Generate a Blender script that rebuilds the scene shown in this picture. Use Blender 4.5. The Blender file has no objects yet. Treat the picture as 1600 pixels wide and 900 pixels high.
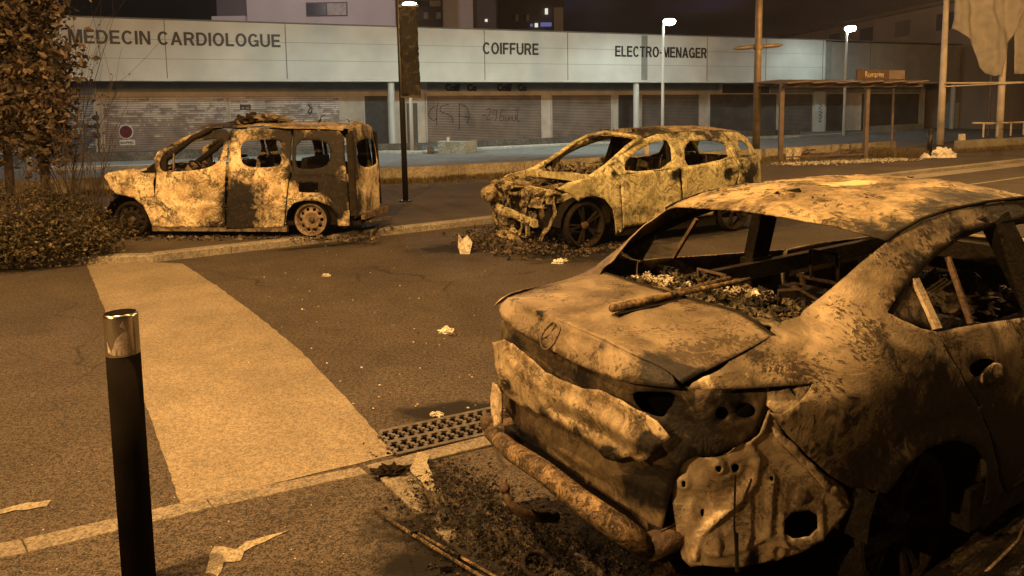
import bpy, bmesh, math, random
import numpy as np
from mathutils import Vector, Matrix, noise
from mathutils.geometry import delaunay_2d_cdt
R = math.radians
random.seed(7)
C = bpy.context.scene.collection
SC = bpy.context.scene

# ------------------------------------------------------------------ camera, world, light, exposure
F, CY, PIT, H, RO = 1148., 297., .104, 1.91, .014
cd = bpy.data.cameras.new('camera'); cam = bpy.data.objects.new('camera', cd); C.objects.link(cam)
cam.location = (0, 0, H)
cam.rotation_euler = (Matrix.Rotation(math.pi/2-PIT, 3, 'X') @ Matrix.Rotation(-RO, 3, 'Z')).to_euler()
cd.sensor_width = 36; cd.lens = F/1600*36; cd.shift_y = -(450-CY)/1600
cd.clip_start = .05; cd.clip_end = 1500
SC.camera = cam

wd = bpy.data.worlds.new("World"); SC.world = wd; wd.use_nodes = True
def build_world():
    nt = wd.node_tree; nt.nodes.clear(); N = nt.nodes.new; L = nt.links.new
    out = N('ShaderNodeOutputWorld'); bg = N('ShaderNodeBackground'); L(bg.outputs[0], out.inputs[0])
    tc = N('ShaderNodeTexCoord'); mp = N('ShaderNodeMapping'); L(tc.outputs['Generated'], mp.inputs[0])
    mp.inputs['Scale'].default_value = (3, 3, 9)
    no = N('ShaderNodeTexNoise'); no.inputs['Scale'].default_value = 1.6; no.inputs['Detail'].default_value = 5
    L(mp.outputs[0], no.inputs['Vector'])
    rp = N('ShaderNodeValToRGB'); L(no.outputs[0], rp.inputs[0])
    e = rp.color_ramp.elements
    e[0].position = .35; e[0].color = (.0030, .0017, .0012, 1)
    e[1].position = .8; e[1].color = (.016, .011, .022, 1)
    m = rp.color_ramp.elements.new(.58); m.color = (.0090, .0050, .0036, 1)
    # darker to the left of the street, town glow to the right
    sp = N('ShaderNodeSeparateXYZ'); L(tc.outputs['Generated'], sp.inputs[0])
    mr = N('ShaderNodeMapRange'); mr.inputs[1].default_value = -.35; mr.inputs[2].default_value = .35
    mr.inputs[3].default_value = .15; mr.inputs[4].default_value = 1.5; L(sp.outputs[0], mr.inputs[0])
    mx = N('ShaderNodeVectorMath'); mx.operation = 'SCALE'; L(rp.outputs[0], mx.inputs[0]); L(mr.outputs[0], mx.inputs['Scale'])
    L(mx.outputs[0], bg.inputs[0]); bg.inputs[1].default_value = 1.0
build_world()
SODIUM = (1.0, .535, .178)
COOL = (.80, 1.0, .90)
def point_light(name, loc, watts, col, rad=.12, spot=None, aim=None):
    d = bpy.data.lights.new(name, 'SPOT' if spot else 'POINT'); d.energy = watts; d.color = col; d.shadow_soft_size = rad
    if spot: d.spot_size = R(spot); d.spot_blend = .6
    o = bpy.data.objects.new(name, d); C.objects.link(o); o.location = loc
    if aim: o.rotation_euler = (Vector(aim)-Vector(loc)).to_track_quat('-Z', 'Y').to_euler()
    return o
# sodium light of street lamps above the frame; added lights are marked
point_light('sodium_or_fill_light', (-3.0, 1.9, 8.5), 4200, SODIUM)
point_light('sodium_or_fill_light', (-9.0, 2.0, 8.5), 2600, SODIUM)
point_light('sodium_or_fill_light', (-10., -6.5, 7.5), 5200, SODIUM)  # unseen fill added behind the camera for the van and rear corner
point_light('sodium_or_fill_light', (10., 3.5, 9.5), 700, SODIUM)
point_light('sodium_or_fill_light', (.5, 5.5, 10), 1900, SODIUM)
point_light('sodium_or_fill_light', (12.5, 18., 8.5), 3600, SODIUM)
point_light('sodium_or_fill_light', (26, 19., 8.5), 3600, SODIUM)
point_light('sodium_or_fill_light', (44, 66, 13), 5200, SODIUM)  # unseen light added to lift the dim hall and far right
point_light('sodium_or_fill_light', (70, 95, 16), 7000, SODIUM)  # another distant light, no lamp built there
SC.view_settings.view_transform = 'Standard'; SC.view_settings.look = 'None'
SC.view_settings.exposure = 0.32; SC.view_settings.gamma = 1.0; SC.view_settings.use_curve_mapping = False
SC.cycles.use_denoising = True
SC.cycles.max_bounces = 5; SC.cycles.diffuse_bounces = 3; SC.cycles.glossy_bounces = 2; SC.cycles.transparent_max_bounces = 8
SC.cycles.caustics_reflective = False; SC.cycles.caustics_refractive = False

# ------------------------------------------------------------------ pixel (1600x900) -> world
def ray(px, py):
    cr, sr = math.cos(RO), math.sin(RO); du, dv = px-800, py-CY
    a = du*cr-dv*sr; b = du*sr+dv*cr; c, s = math.cos(PIT), math.sin(PIT)
    return Vector((a/F, c-(b/F)*s, -s-(b/F)*c))
def at(px, py, z=0.):
    r = ray(px, py); t = (z-H)/r.z; return Vector((r.x*t, r.y*t, z))
def atY(px, py, Y):
    r = ray(px, py); t = Y/r.y; return Vector((r.x*t, Y, H+r.z*t))

# ------------------------------------------------------------------ object helpers
def tag(o, label=None, cat=None, group=None, kind=None):
    if label: o['label'] = label
    if cat: o['category'] = cat
    if group: o['group'] = group
    if kind: o['kind'] = kind
    return o
def thing(name, label, cat, loc=(0, 0, 0), rz=0., group=None, scale=1.):
    o = bpy.data.objects.new(name, None); C.objects.link(o); o.location = loc; o.rotation_euler = (0, 0, rz)
    o.scale = (scale,)*3; o.empty_display_size = .2
    return tag(o, label, cat, group)
def mk(name, vs, fs, mat, parent=None, smooth=False, attr=None, solid=None, off=-1):
    me = bpy.data.meshes.new(name); me.from_pydata([tuple(v) for v in vs], [], fs); me.update()
    if smooth: me.polygons.foreach_set('use_smooth', [True]*len(me.polygons))
    if mat: me.materials.append(mat)
    if attr is not None:
        a = me.attributes.new('soot', 'FLOAT', 'POINT'); a.data.foreach_set('value', attr)
    o = bpy.data.objects.new(name, me); C.objects.link(o)
    if parent: o.parent = parent
    if solid:
        m = o.modifiers.new('thickness', 'SOLIDIFY'); m.thickness = solid; m.offset = off
    return o
def struct(o): o['kind'] = 'structure'; return o
class MB:
    def __init__(s): s.v = []; s.f = []; s.m = Matrix.Identity(4)
    def add(s, vs, fs):
        b = len(s.v); s.v += [s.m @ Vector(v) for v in vs]; s.f += [tuple(b+i for i in f) for f in fs]; return s
    def box(s, c, d, rot=None):
        x, y, z = d[0]/2, d[1]/2, d[2]/2
        vs = [Vector((i*x, j*y, k*z)) for i in (-1, 1) for j in (-1, 1) for k in (-1, 1)]
        if rot is not None: vs = [rot @ v for v in vs]
        return s.add([v+Vector(c) for v in vs], [(0,1,3,2),(4,6,7,5),(0,4,5,1),(2,3,7,6),(0,2,6,4),(1,5,7,3)])
    def bar(s, a, b, w, h=None, up=(0, 0, 1)):
        a, b = Vector(a), Vector(b); h = h or w; d = (b-a); L = d.length; d.normalize(); up = Vector(up)
        if abs(d.dot(up)) > .98: up = Vector((1, 0, 0))
        x = d.cross(up).normalized(); u = x.cross(d)
        rot = Matrix((x, d, u)).transposed()
        return s.box((a+b)/2, (w, L, h), rot)
    def tube(s, pts, r, n=10, cap=True, wob=0.):
        pts = [Vector(p) for p in pts]; rs = r if isinstance(r, (list, tuple)) else [r]*len(pts)
        vs = []; fs = []; pu = None
        for i, p in enumerate(pts):
            d = (pts[min(i+1, len(pts)-1)]-pts[max(i-1, 0)]).normalized()
            if pu is None: pu = Vector((0, 0, 1)) if abs(d.z) < .9 else Vector((1, 0, 0))
            x = d.cross(pu).normalized(); u = x.cross(d).normalized(); pu = u
            for k in range(n):
                a = 2*math.pi*k/n; rr = rs[i]*(1+wob*(random.random()-.5))
                vs.append(p+x*math.cos(a)*rr+u*math.sin(a)*rr)
        for i in range(len(pts)-1):
            for k in range(n):
                k2 = (k+1) % n; fs.append((i*n+k, i*n+k2, (i+1)*n+k2, (i+1)*n+k))
        if cap: fs.append(tuple(range(n))[::-1]); fs.append(tuple(range((len(pts)-1)*n, len(pts)*n)))
        return s.add(vs, fs)
    def prism(s, pts, z0, z1):
        n = len(pts); vs = [(p[0], p[1], z0) for p in pts]+[(p[0], p[1], z1) for p in pts]
        fs = [tuple(range(n))[::-1], tuple(range(n, 2*n))]+[(i, (i+1) % n, n+(i+1) % n, n+i) for i in range(n)]
        return s.add(vs, fs)
    def lathe(s, prof, n=24, axis='z', c=(0, 0, 0)):
        vs = []; fs = []; c = Vector(c)
        for r, h in prof:
            for k in range(n):
                a = 2*math.pi*k/n
                v = (r*math.cos(a), r*math.sin(a), h) if axis == 'z' else (r*math.cos(a), h, r*math.sin(a))
                vs.append(c+Vector(v))
        for i in range(len(prof)-1):
            for k in range(n):
                k2 = (k+1) % n; fs.append((i*n+k, i*n+k2, (i+1)*n+k2, (i+1)*n+k))
        return s.add(vs, fs)
    def build(s, name, mat, parent=None, smooth=False, soot=None, bev=None):
        at_ = [soot]*len(s.v) if soot is not None else None
        o = mk(name, s.v, s.f, mat, parent, smooth, at_)
        if bev:
            m = o.modifiers.new('bevel', 'BEVEL'); m.width = bev; m.segments = 2; m.limit_method = 'ANGLE'
        if smooth and not bev:
            pass
        return o
def inside(p, poly):
    c = False; n = len(poly); x, y = p
    for i in range(n):
        x1, y1 = poly[i]; x2, y2 = poly[i-1]
        if (y1 > y) != (y2 > y) and x < (x2-x1)*(y-y1)/(y2-y1)+x1: c = not c
    return c
def dens(poly, g):
    o = []
    for i in range(len(poly)):
        a, b = poly[i-1], poly[i]; n = max(1, int(math.dist(a, b)/g+.5))
        o += [(a[0]+(b[0]-a[0])*k/n, a[1]+(b[1]-a[1])*k/n) for k in range(n)]
    return o
def chaikin(p, it=1):
    for _ in range(it):
        q = []
        for i in range(len(p)):
            a, b = p[i], p[(i+1) % len(p)]
            q += [(a[0]*.75+b[0]*.25, a[1]*.75+b[1]*.25), (a[0]*.25+b[0]*.75, a[1]*.25+b[1]*.75)]
        p = q
    return p
def segd(p, a, b):
    ax, ay = a; bx, by = b; dx, dy = bx-ax, by-ay; l = dx*dx+dy*dy
    t = 0 if l == 0 else max(0, min(1, ((p[0]-ax)*dx+(p[1]-ay)*dy)/l))
    return math.hypot(p[0]-ax-t*dx, p[1]-ay-t*dy)
def flat_mesh(outline, holes, g, jit=.25, rag=0.):
    """triangulated 2-D region with inner points; returns points and triangles"""
    O = dens(outline, g); Hs = [dens(h, g*.7) for h in holes]
    if rag:
        O = [(p[0]+rag*noise.noise(Vector((p[0]*14, p[1]*14, 3))), p[1]+rag*noise.noise(Vector((p[0]*14, p[1]*14, 9)))) for p in O]
    pts = []; ed = []
    for loop in [O]+Hs:
        b = len(pts); pts += loop; ed += [(b+i, b+(i+1) % len(loop)) for i in range(len(loop))]
    nb = len(pts); B = np.array(pts)
    x0, y0 = min(p[0] for p in O), min(p[1] for p in O); x1, y1 = max(p[0] for p in O), max(p[1] for p in O)
    rnd = random.Random(1)
    j = 0; y = y0+g*.6
    while y < y1:
        x = x0+g*.5+(g/2 if j % 2 else 0)
        while x < x1:
            p = (x+rnd.uniform(-1, 1)*g*jit*.5, y+rnd.uniform(-1, 1)*g*jit*.5)
            if inside(p, O) and not any(inside(p, h) for h in Hs) and ((B[:, 0]-p[0])**2+(B[:, 1]-p[1])**2).min() > (g*.45)**2: pts.append(p)
            x += g
        y += g*.87; j += 1
    r = delaunay_2d_cdt([Vector(p) for p in pts], ed, [], 0, 1e-6)
    V2 = [tuple(v) for v in r[0]]; T = []
    for f in r[2]:
        c = (sum(V2[i][0] for i in f)/3, sum(V2[i][1] for i in f)/3)
        if inside(c, O) and not any(inside(c, h) for h in Hs): T.append(tuple(f))
    return V2, T
def join_objs(obs, name):
    """merge several mesh objects of one part into the first"""
    base = obs[0]; bm = bmesh.new()
    for o in obs: bm.from_mesh(o.data)
    bm.to_mesh(base.data); bm.free(); base.name = name
    for o in obs[1:]: bpy.data.objects.remove(o)
    return base

class Shell:
    """a car body surface: W(u, z) -> local point. Pixels are turned into (u, z) on that surface."""
    def __init__(s, pos, yaw, scale=1.):
        s.pos = Vector(pos); s.yaw = yaw; s.k = scale
        s.inv = Matrix.Rotation(-yaw, 3, 'Z'); s.O = s.inv @ (Vector((0, 0, H))-s.pos)/scale
        s.blobs = []; s.bias = 0.
    def d(s, px, py): return s.inv @ ray(px, py)
    def plane(s, px, py, ax, val):
        d = s.d(px, py); t = (val-s.O[ax])/d[ax]; return s.O+d*t
    def P(s, p, inset=0.):
        if len(p) == 2 and abs(p[0]) > 20: return s.uz(p[0], p[1], inset)
        return p
    def poly(s, pts, inset=0.): return [tuple(s.P(p, inset)) for p in pts]
    def soot(s, v):
        a = 0.
        for c, r, k in s.blobs:
            q = (v-c).length/r
            if q < 2.2: a += k*math.exp(-q*q*1.2)
        return a
    def blob(s, px, py, rpx, k, inset=0.):
        u, z = s.uz(px, py, inset); u2, z2 = s.uz(px+rpx, py, inset)
        c = s.W(u, z, inset); r = max(.03, (s.W(u2, z2, inset)-c).length); s.blobs.append((c, r, k))
        s.blobs.append((Vector((c.x, -c.y, c.z)), r, k))
    def panel(s, name, outline, mat, parent, holes=(), g=.05, thick=.008, inset=0., amp=.006, fr=3., bumps=(), rag=0., mirror=False, base=0., ch=0, hch=1):
        O = s.poly(outline, inset); 
        if ch: O = chaikin(O, ch)
        Hs = [chaikin(s.poly(h, inset), hch) for h in holes]
        V2, T = flat_mesh(O, Hs, g, rag=rag)
        vs = []; e = .01
        for u, z in V2:
            p = s.W(u, z, inset); n = (s.W(u+e, z, inset)-p).cross(s.W(u, z+e, inset)-p).normalized()
            q = s.W(u, z, inset-.02)-p
            if q.length > 1e-5 and n.dot(q) < 0: n = -n
            h = amp*(noise.noise(p*fr)+.5*noise.noise(p*fr*2.7)+.25*noise.noise(p*fr*6))
            for kind, pts, w, a in bumps:
                if kind == 'line':
                    dd = min(segd((u, z), pts[i], pts[i+1]) for i in range(len(pts)-1)); h += a*math.exp(-(dd/w)**2)
                elif kind == 'disc':
                    dd = math.dist((u, z), pts)/w; h += a*(1/(1+math.exp((dd-1)*14)))
                elif kind == 'ring':
                    dd = abs(math.dist((u, z), pts)-w); h += a*math.exp(-(dd/(w*.3))**2)
            vs.append(p+n*h)
        def mkside(sg):
            V3 = [Vector((v.x, v.y*sg, v.z)) for v in vs]
            at_ = [s.soot(v)+base+s.bias for v in V3]
            a, b, c = T[0]; nn = (V3[b]-V3[a]).cross(V3[c]-V3[a]); e_ = .01
            u0, z0 = V2[a]; q = s.W(u0, z0, inset-.02)-s.W(u0, z0, inset); q = Vector((q.x, q.y*sg, q.z))
            fs = T if nn.dot(q) > 0 else [t[::-1] for t in T]
            return mk(name, V3, fs, mat, parent, True, at_, thick)
        o = mkside(1)
        if mirror: return o, mkside(-1)
        return o
    def W(s, u, z, inset=0.): return Vector((u, s.side(u, z)-inset, z))
    def uz(s, px, py, inset=0.):
        y = .85
        d = s.d(px, py)
        for _ in range(40):
            t = (y-s.O.y)/d.y; p = s.O+d*t; y += .4*(s.side(max(-1., min(3.8, p.x)), max(0, min(2, p.z)))-inset-y)
        return p.x, p.z
def resamp(c, n):
    c = [Vector(p) for p in c]; L = [0]
    for i in range(1, len(c)): L.append(L[-1]+(c[i]-c[i-1]).length)
    o = []
    for k in range(n):
        t = L[-1]*k/(n-1); i = 1
        while i < len(L)-1 and L[i] < t: i += 1
        f = (t-L[i-1])/max(1e-9, L[i]-L[i-1]); o.append(c[i-1].lerp(c[i], f))
    return o
def loft(name, A, B, n, m, mat, parent, bulge=None, amp=.005, fr=4., thick=.008, soot=None, base=0., skip=None, wrinkle=None):
    A, B = resamp(A, n), resamp(B, n); vs = []; fs = []
    for j in range(m):
        t = j/(m-1)
        for i in range(n):
            p = A[i].lerp(B[i], t)
            if bulge: p = p+Vector(bulge(i/(n-1), t))
            p = p+Vector((0, 0, amp*(noise.noise(p*fr)+.5*noise.noise(p*fr*3)+.3*noise.noise(p*fr*8))))
            if wrinkle: p.z += wrinkle(p)
            vs.append(p)
    for j in range(m-1):
        for i in range(n-1):
            if skip and skip(i/(n-1), j/(m-1)): continue
            fs.append((j*n+i, j*n+i+1, (j+1)*n+i+1, (j+1)*n+i))
    at_ = [(soot(v) if soot else 0)+base for v in vs]
    return mk(name, vs, fs, mat, parent, True, at_, thick, 0)

# ------------------------------------------------------------------ materials
def newmat(name):
    m = bpy.data.materials.new(name); m.use_nodes = True; nt = m.node_tree
    return m, nt, nt.nodes['Principled BSDF'], nt.nodes.new, nt.links.new
def rgba(c): return (c[0], c[1], c[2], 1)
def ramp(N, stops):
    r = N('ShaderNodeValToRGB'); e = r.color_ramp.elements
    while len(e) < len(stops): e.new(.5)
    for i, (p, c) in enumerate(stops):
        e[i].position = p; e[i].color = rgba(c) if isinstance(c, tuple) else (c, c, c, 1)
    return r
def mixc(N, L, f, a, b, mode='MIX'):
    m = N('ShaderNodeMix'); m.data_type = 'RGBA'; m.blend_type = mode
    for s, v in ((m.inputs[0], f), (m.inputs[6], a), (m.inputs[7], b)):
        if hasattr(v, 'is_linked') or isinstance(v, bpy.types.NodeSocket): L(v, s)
        elif isinstance(v, tuple): s.default_value = rgba(v)
        else: s.default_value = v
    return m.outputs[2]
def math_(N, L, op, a, b=0.):
    m = N('ShaderNodeMath'); m.operation = op
    for s, v in ((m.inputs[0], a), (m.inputs[1], b)):
        if isinstance(v, bpy.types.NodeSocket): L(v, s)
        else: s.default_value = v
    return m.outputs[0]
def noi(N, L, vec, sc, det=4, dist=0., rough=.5):
    n = N('ShaderNodeTexNoise'); n.inputs['Scale'].default_value = sc; n.inputs['Detail'].default_value = det
    n.inputs['Distortion'].default_value = dist; n.inputs['Roughness'].default_value = rough
    L(vec, n.inputs['Vector']); return n.outputs[0]
def plain(name, col, rough=.7, metal=0., var=.25, sc=6., bump=.15, bsc=60., coord='Object'):
    m, nt, b, N, L = newmat(name); tc = N('ShaderNodeTexCoord').outputs[coord]
    n = noi(N, L, tc, sc, 6); r = ramp(N, [(.3, tuple(c*(1-var) for c in col)), (.7, tuple(min(1, c*(1+var)) for c in col))]); L(n, r.inputs[0])
    L(r.outputs[0], b.inputs['Base Color']); b.inputs['Roughness'].default_value = rough; b.inputs['Metallic'].default_value = metal
    if max(col) < .01: b.inputs['Specular IOR Level'].default_value = 0.
    if bump:
        bp = N('ShaderNodeBump'); bp.inputs['Strength'].default_value = bump; bp.inputs['Distance'].default_value = .01
        L(noi(N, L, tc, bsc, 3), bp.inputs['Height']); L(bp.outputs[0], b.inputs['Normal'])
    return m
def emis(name, col, st):
    m, nt, b, N, L = newmat(name); b.inputs['Base Color'].default_value = (0, 0, 0, 1)
    b.inputs['Emission Color'].default_value = rgba(col); b.inputs['Emission Strength'].default_value = st; return m
def burnt(name, ash, ash2, char=(.012, .010, .009), sc=3., contour=.5, cf=30., speck=.4, spsc=45., soft=.14, wear=.5, bump=.5, bsc=25., rough=.85, lines=(.05, .035, .02), ssc=2.6, fk=1., lb=.8, metal=0.):
    """burnt sheet metal: pale ash and rust tones, curling scorch lines, specks of charred paint, soot"""
    m, nt, b, N, L = newmat(name); tc = N('ShaderNodeTexCoord').outputs['Object']
    wn = N('ShaderNodeTexNoise'); wn.inputs['Scale'].default_value = sc*.8; wn.inputs['Detail'].default_value = 3; L(tc, wn.inputs['Vector'])
    wv = N('ShaderNodeVectorMath'); wv.operation = 'SCALE'; wv.inputs['Scale'].default_value = .35; L(wn.outputs['Color'], wv.inputs[0])
    ad = N('ShaderNodeVectorMath'); L(tc, ad.inputs[0]); L(wv.outputs[0], ad.inputs[1]); wp = ad.outputs[0]
    n1 = noi(N, L, wp, sc, 8, .6, .55)
    r1 = ramp(N, [(.36, ash2), (.62, ash)]); L(n1, r1.inputs[0]); col = r1.outputs[0]
    # curling lines
    n2 = noi(N, L, wp, sc*1.3, 2, .9, .4)
    s = math_(N, L, 'SINE', math_(N, L, 'MULTIPLY', n2, cf))
    rl = ramp(N, [(.0, 0.), (.55, .05), (.80, 1.), (1., .35)]); s01 = math_(N, L, 'ADD', math_(N, L, 'MULTIPLY', s, .5), .5); L(s01, rl.inputs[0])
    gate = ramp(N, [(.36, .15), (.55, 1.)]); L(noi(N, L, tc, sc*1.1, 3), gate.inputs[0])
    lf = math_(N, L, 'MULTIPLY', math_(N, L, 'MULTIPLY', rl.outputs[0], gate.outputs[0]), contour)
    col = mixc(N, L, lf, col, lines)
    rh = ramp(N, [(.30, 0.), (.42, 1.), (.52, 0.)]); L(s01, rh.inputs[0])
    col = mixc(N, L, math_(N, L, 'MULTIPLY', rh.outputs[0], contour*.6), col, tuple(min(.85, c*1.35) for c in ash))
    # charred specks and flakes
    n3 = noi(N, L, wp, spsc, 5, .4, .7); n4 = noi(N, L, tc, sc*1.7, 4)
    sps = math_(N, L, 'ADD', n3, math_(N, L, 'MULTIPLY', math_(N, L, 'SUBTRACT', n4, .5), 1.1))
    rs = ramp(N, [(.56, 0.), (.62, 1.)]); L(sps, rs.inputs[0])
    col = mixc(N, L, math_(N, L, 'MULTIPLY', rs.outputs[0], speck), col, (.030, .020, .014))
    # fine pale ash flecks
    n7 = noi(N, L, tc, sc*9, 8, .3, .7); r7 = ramp(N, [(.50, 0.), (.64, .55*fk)]); L(n7, r7.inputs[0])
    col = mixc(N, L, r7.outputs[0], col, tuple(min(.85, c*1.3) for c in ash))
    r8 = ramp(N, [(.34, .5*fk), (.47, 0.)]); L(n7, r8.inputs[0]); col = mixc(N, L, r8.outputs[0], col, tuple(c*.35 for c in ash2))
    # light scorch veils
    n5 = noi(N, L, wp, sc*.9, 5, 1.2); rv = ramp(N, [(.45, 0.), (.7, 1.)]); L(n5, rv.inputs[0])
    col = mixc(N, L, math_(N, L, 'MULTIPLY', rv.outputs[0], wear), col, tuple(c*.30 for c in ash2))
    # soot
    a = N('ShaderNodeAttribute'); a.attribute_name = 'soot'
    n6 = noi(N, L, wp, sc*ssc, 9, .5, .68)
    sf = math_(N, L, 'ADD', a.outputs['Fac'], math_(N, L, 'MULTIPLY', math_(N, L, 'SUBTRACT', n6, .5), 1.5))
    rr = ramp(N, [(.5-soft, 0.), (.5+soft, 1.)]); L(sf, rr.inputs[0])
    rp_ = ramp(N, [(.34, 0.), (.52, .85)]); L(math_(N, L, 'SUBTRACT', math_(N, L, 'MULTIPLY', math_(N, L, 'SUBTRACT', n6, .5), 1.6), a.outputs['Fac']), rp_.inputs[0])
    col = mixc(N, L, rp_.outputs[0], col, tuple(min(.82, c*1.7) for c in ash))
    rc = ramp(N, [(.36, tuple(c*.5 for c in char)), (.52, char), (.68, tuple(c*2.2+a_*.03 for c, a_ in zip(char, ash2))), (.78, tuple(c*.4 for c in ash2))]); L(n3, rc.inputs[0])
    col = mixc(N, L, rr.outputs[0], col, rc.outputs[0])
    L(col, b.inputs['Base Color'])
    if metal: L(math_(N, L, 'MULTIPLY', math_(N, L, 'SUBTRACT', 1., rr.outputs[0]), metal), b.inputs['Metallic'])
    rro = ramp(N, [(.3, rough-.25), (.7, rough)]); L(n3, rro.inputs[0]); L(rro.outputs[0], b.inputs['Roughness'])
    b.inputs['Specular IOR Level'].default_value = .12 if max(ash) < .05 else .3
    hb = math_(N, L, 'ADD', math_(N, L, 'MULTIPLY', n1, lb), math_(N, L, 'MULTIPLY', noi(N, L, wp, bsc, 6, .3, .65), .5))
    hb = math_(N, L, 'ADD', hb, math_(N, L, 'MULTIPLY', rs.outputs[0], .08))
    bp = N('ShaderNodeBump'); bp.inputs['Strength'].default_value = bump; bp.inputs['Distance'].default_value = .02
    L(hb, bp.inputs['Height']); L(bp.outputs[0], b.inputs['Normal'])
    return m
M = {}
M['sedan'] = burnt('burnt_sedan_metal', (.36, .295, .20), (.10, .078, .052), sc=2.6, contour=.2, cf=26, speck=.95, spsc=60, wear=.8, bump=.5, ssc=6, bsc=60, rough=.72, fk=.3, lb=.12, metal=.35)
M['lid'] = burnt('burnt_lid_metal', (.33, .27, .18), (.13, .10, .068), sc=2.8, contour=.3, cf=24, speck=.75, spsc=70, wear=.65, bump=.45, bsc=60, ssc=6, rough=.7, fk=.25, lb=.06, metal=.35)
M['roofm'] = burnt('burnt_roof_metal', (.42, .335, .19), (.17, .125, .07), sc=3.6, contour=.22, cf=40, speck=.95, spsc=30, wear=.75, bump=1., bsc=26)
M['inner'] = burnt('burnt_inner_metal', (.60, .51, .37), (.30, .235, .16), sc=5., contour=.5, cf=30, speck=.4, spsc=60, wear=.35, bump=.5, bsc=35, rough=.75)
M['van'] = burnt('burnt_van_metal', (.86, .72, .47), (.52, .37, .19), sc=3.0, contour=.8, cf=60, speck=.85, spsc=26, wear=.6, bump=.7, bsc=22, soft=.26, lines=(.10, .055, .025))
M['suv'] = burnt('burnt_suv_metal', (.74, .67, .38), (.40, .34, .16), sc=2.2, contour=.95, cf=52, speck=.5, spsc=26, wear=.6, bump=.6, bsc=18, lines=(.12, .085, .035))
M['skin'] = burnt('crumpled_skin_metal', (.46, .38, .25), (.17, .13, .08), sc=5., contour=.4, cf=30, speck=.7, spsc=50, wear=.6, bump=.5, bsc=45, rough=.7, fk=.6, lb=.3, metal=.2)
M['stamped'] = burnt('stamped_inner_metal', (.62, .53, .39), (.34, .265, .18), sc=5, contour=.35, cf=30, speck=.6, spsc=60, wear=.35, bump=.4, bsc=50, rough=.62, fk=.4, lb=.15, metal=.3)
M['rust'] = burnt('rusty_steel', (.13, .085, .055), (.05, .032, .022), sc=6., contour=.2, speck=.5, wear=.4, bump=.6)
M['beam'] = burnt('flaking_beam', (.30, .21, .115), (.03, .022, .015), sc=9., contour=.3, speck=.9, spsc=30, wear=.6, bump=1., bsc=40, ssc=5)
M['char'] = burnt('charred_black', (.026, .020, .015), (.010, .008, .007), sc=8., contour=.2, speck=.5, wear=.3, bump=.8, rough=.9)
M['debris'] = burnt('burnt_debris', (.26, .21, .15), (.045, .035, .027), sc=7., contour=.3, speck=.6, wear=.6, bump=.8)
M['palead'] = burnt('pale_ash', (.62, .55, .42), (.30, .25, .18), sc=6., contour=.2, speck=.5, wear=.4, bump=.8)
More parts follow.
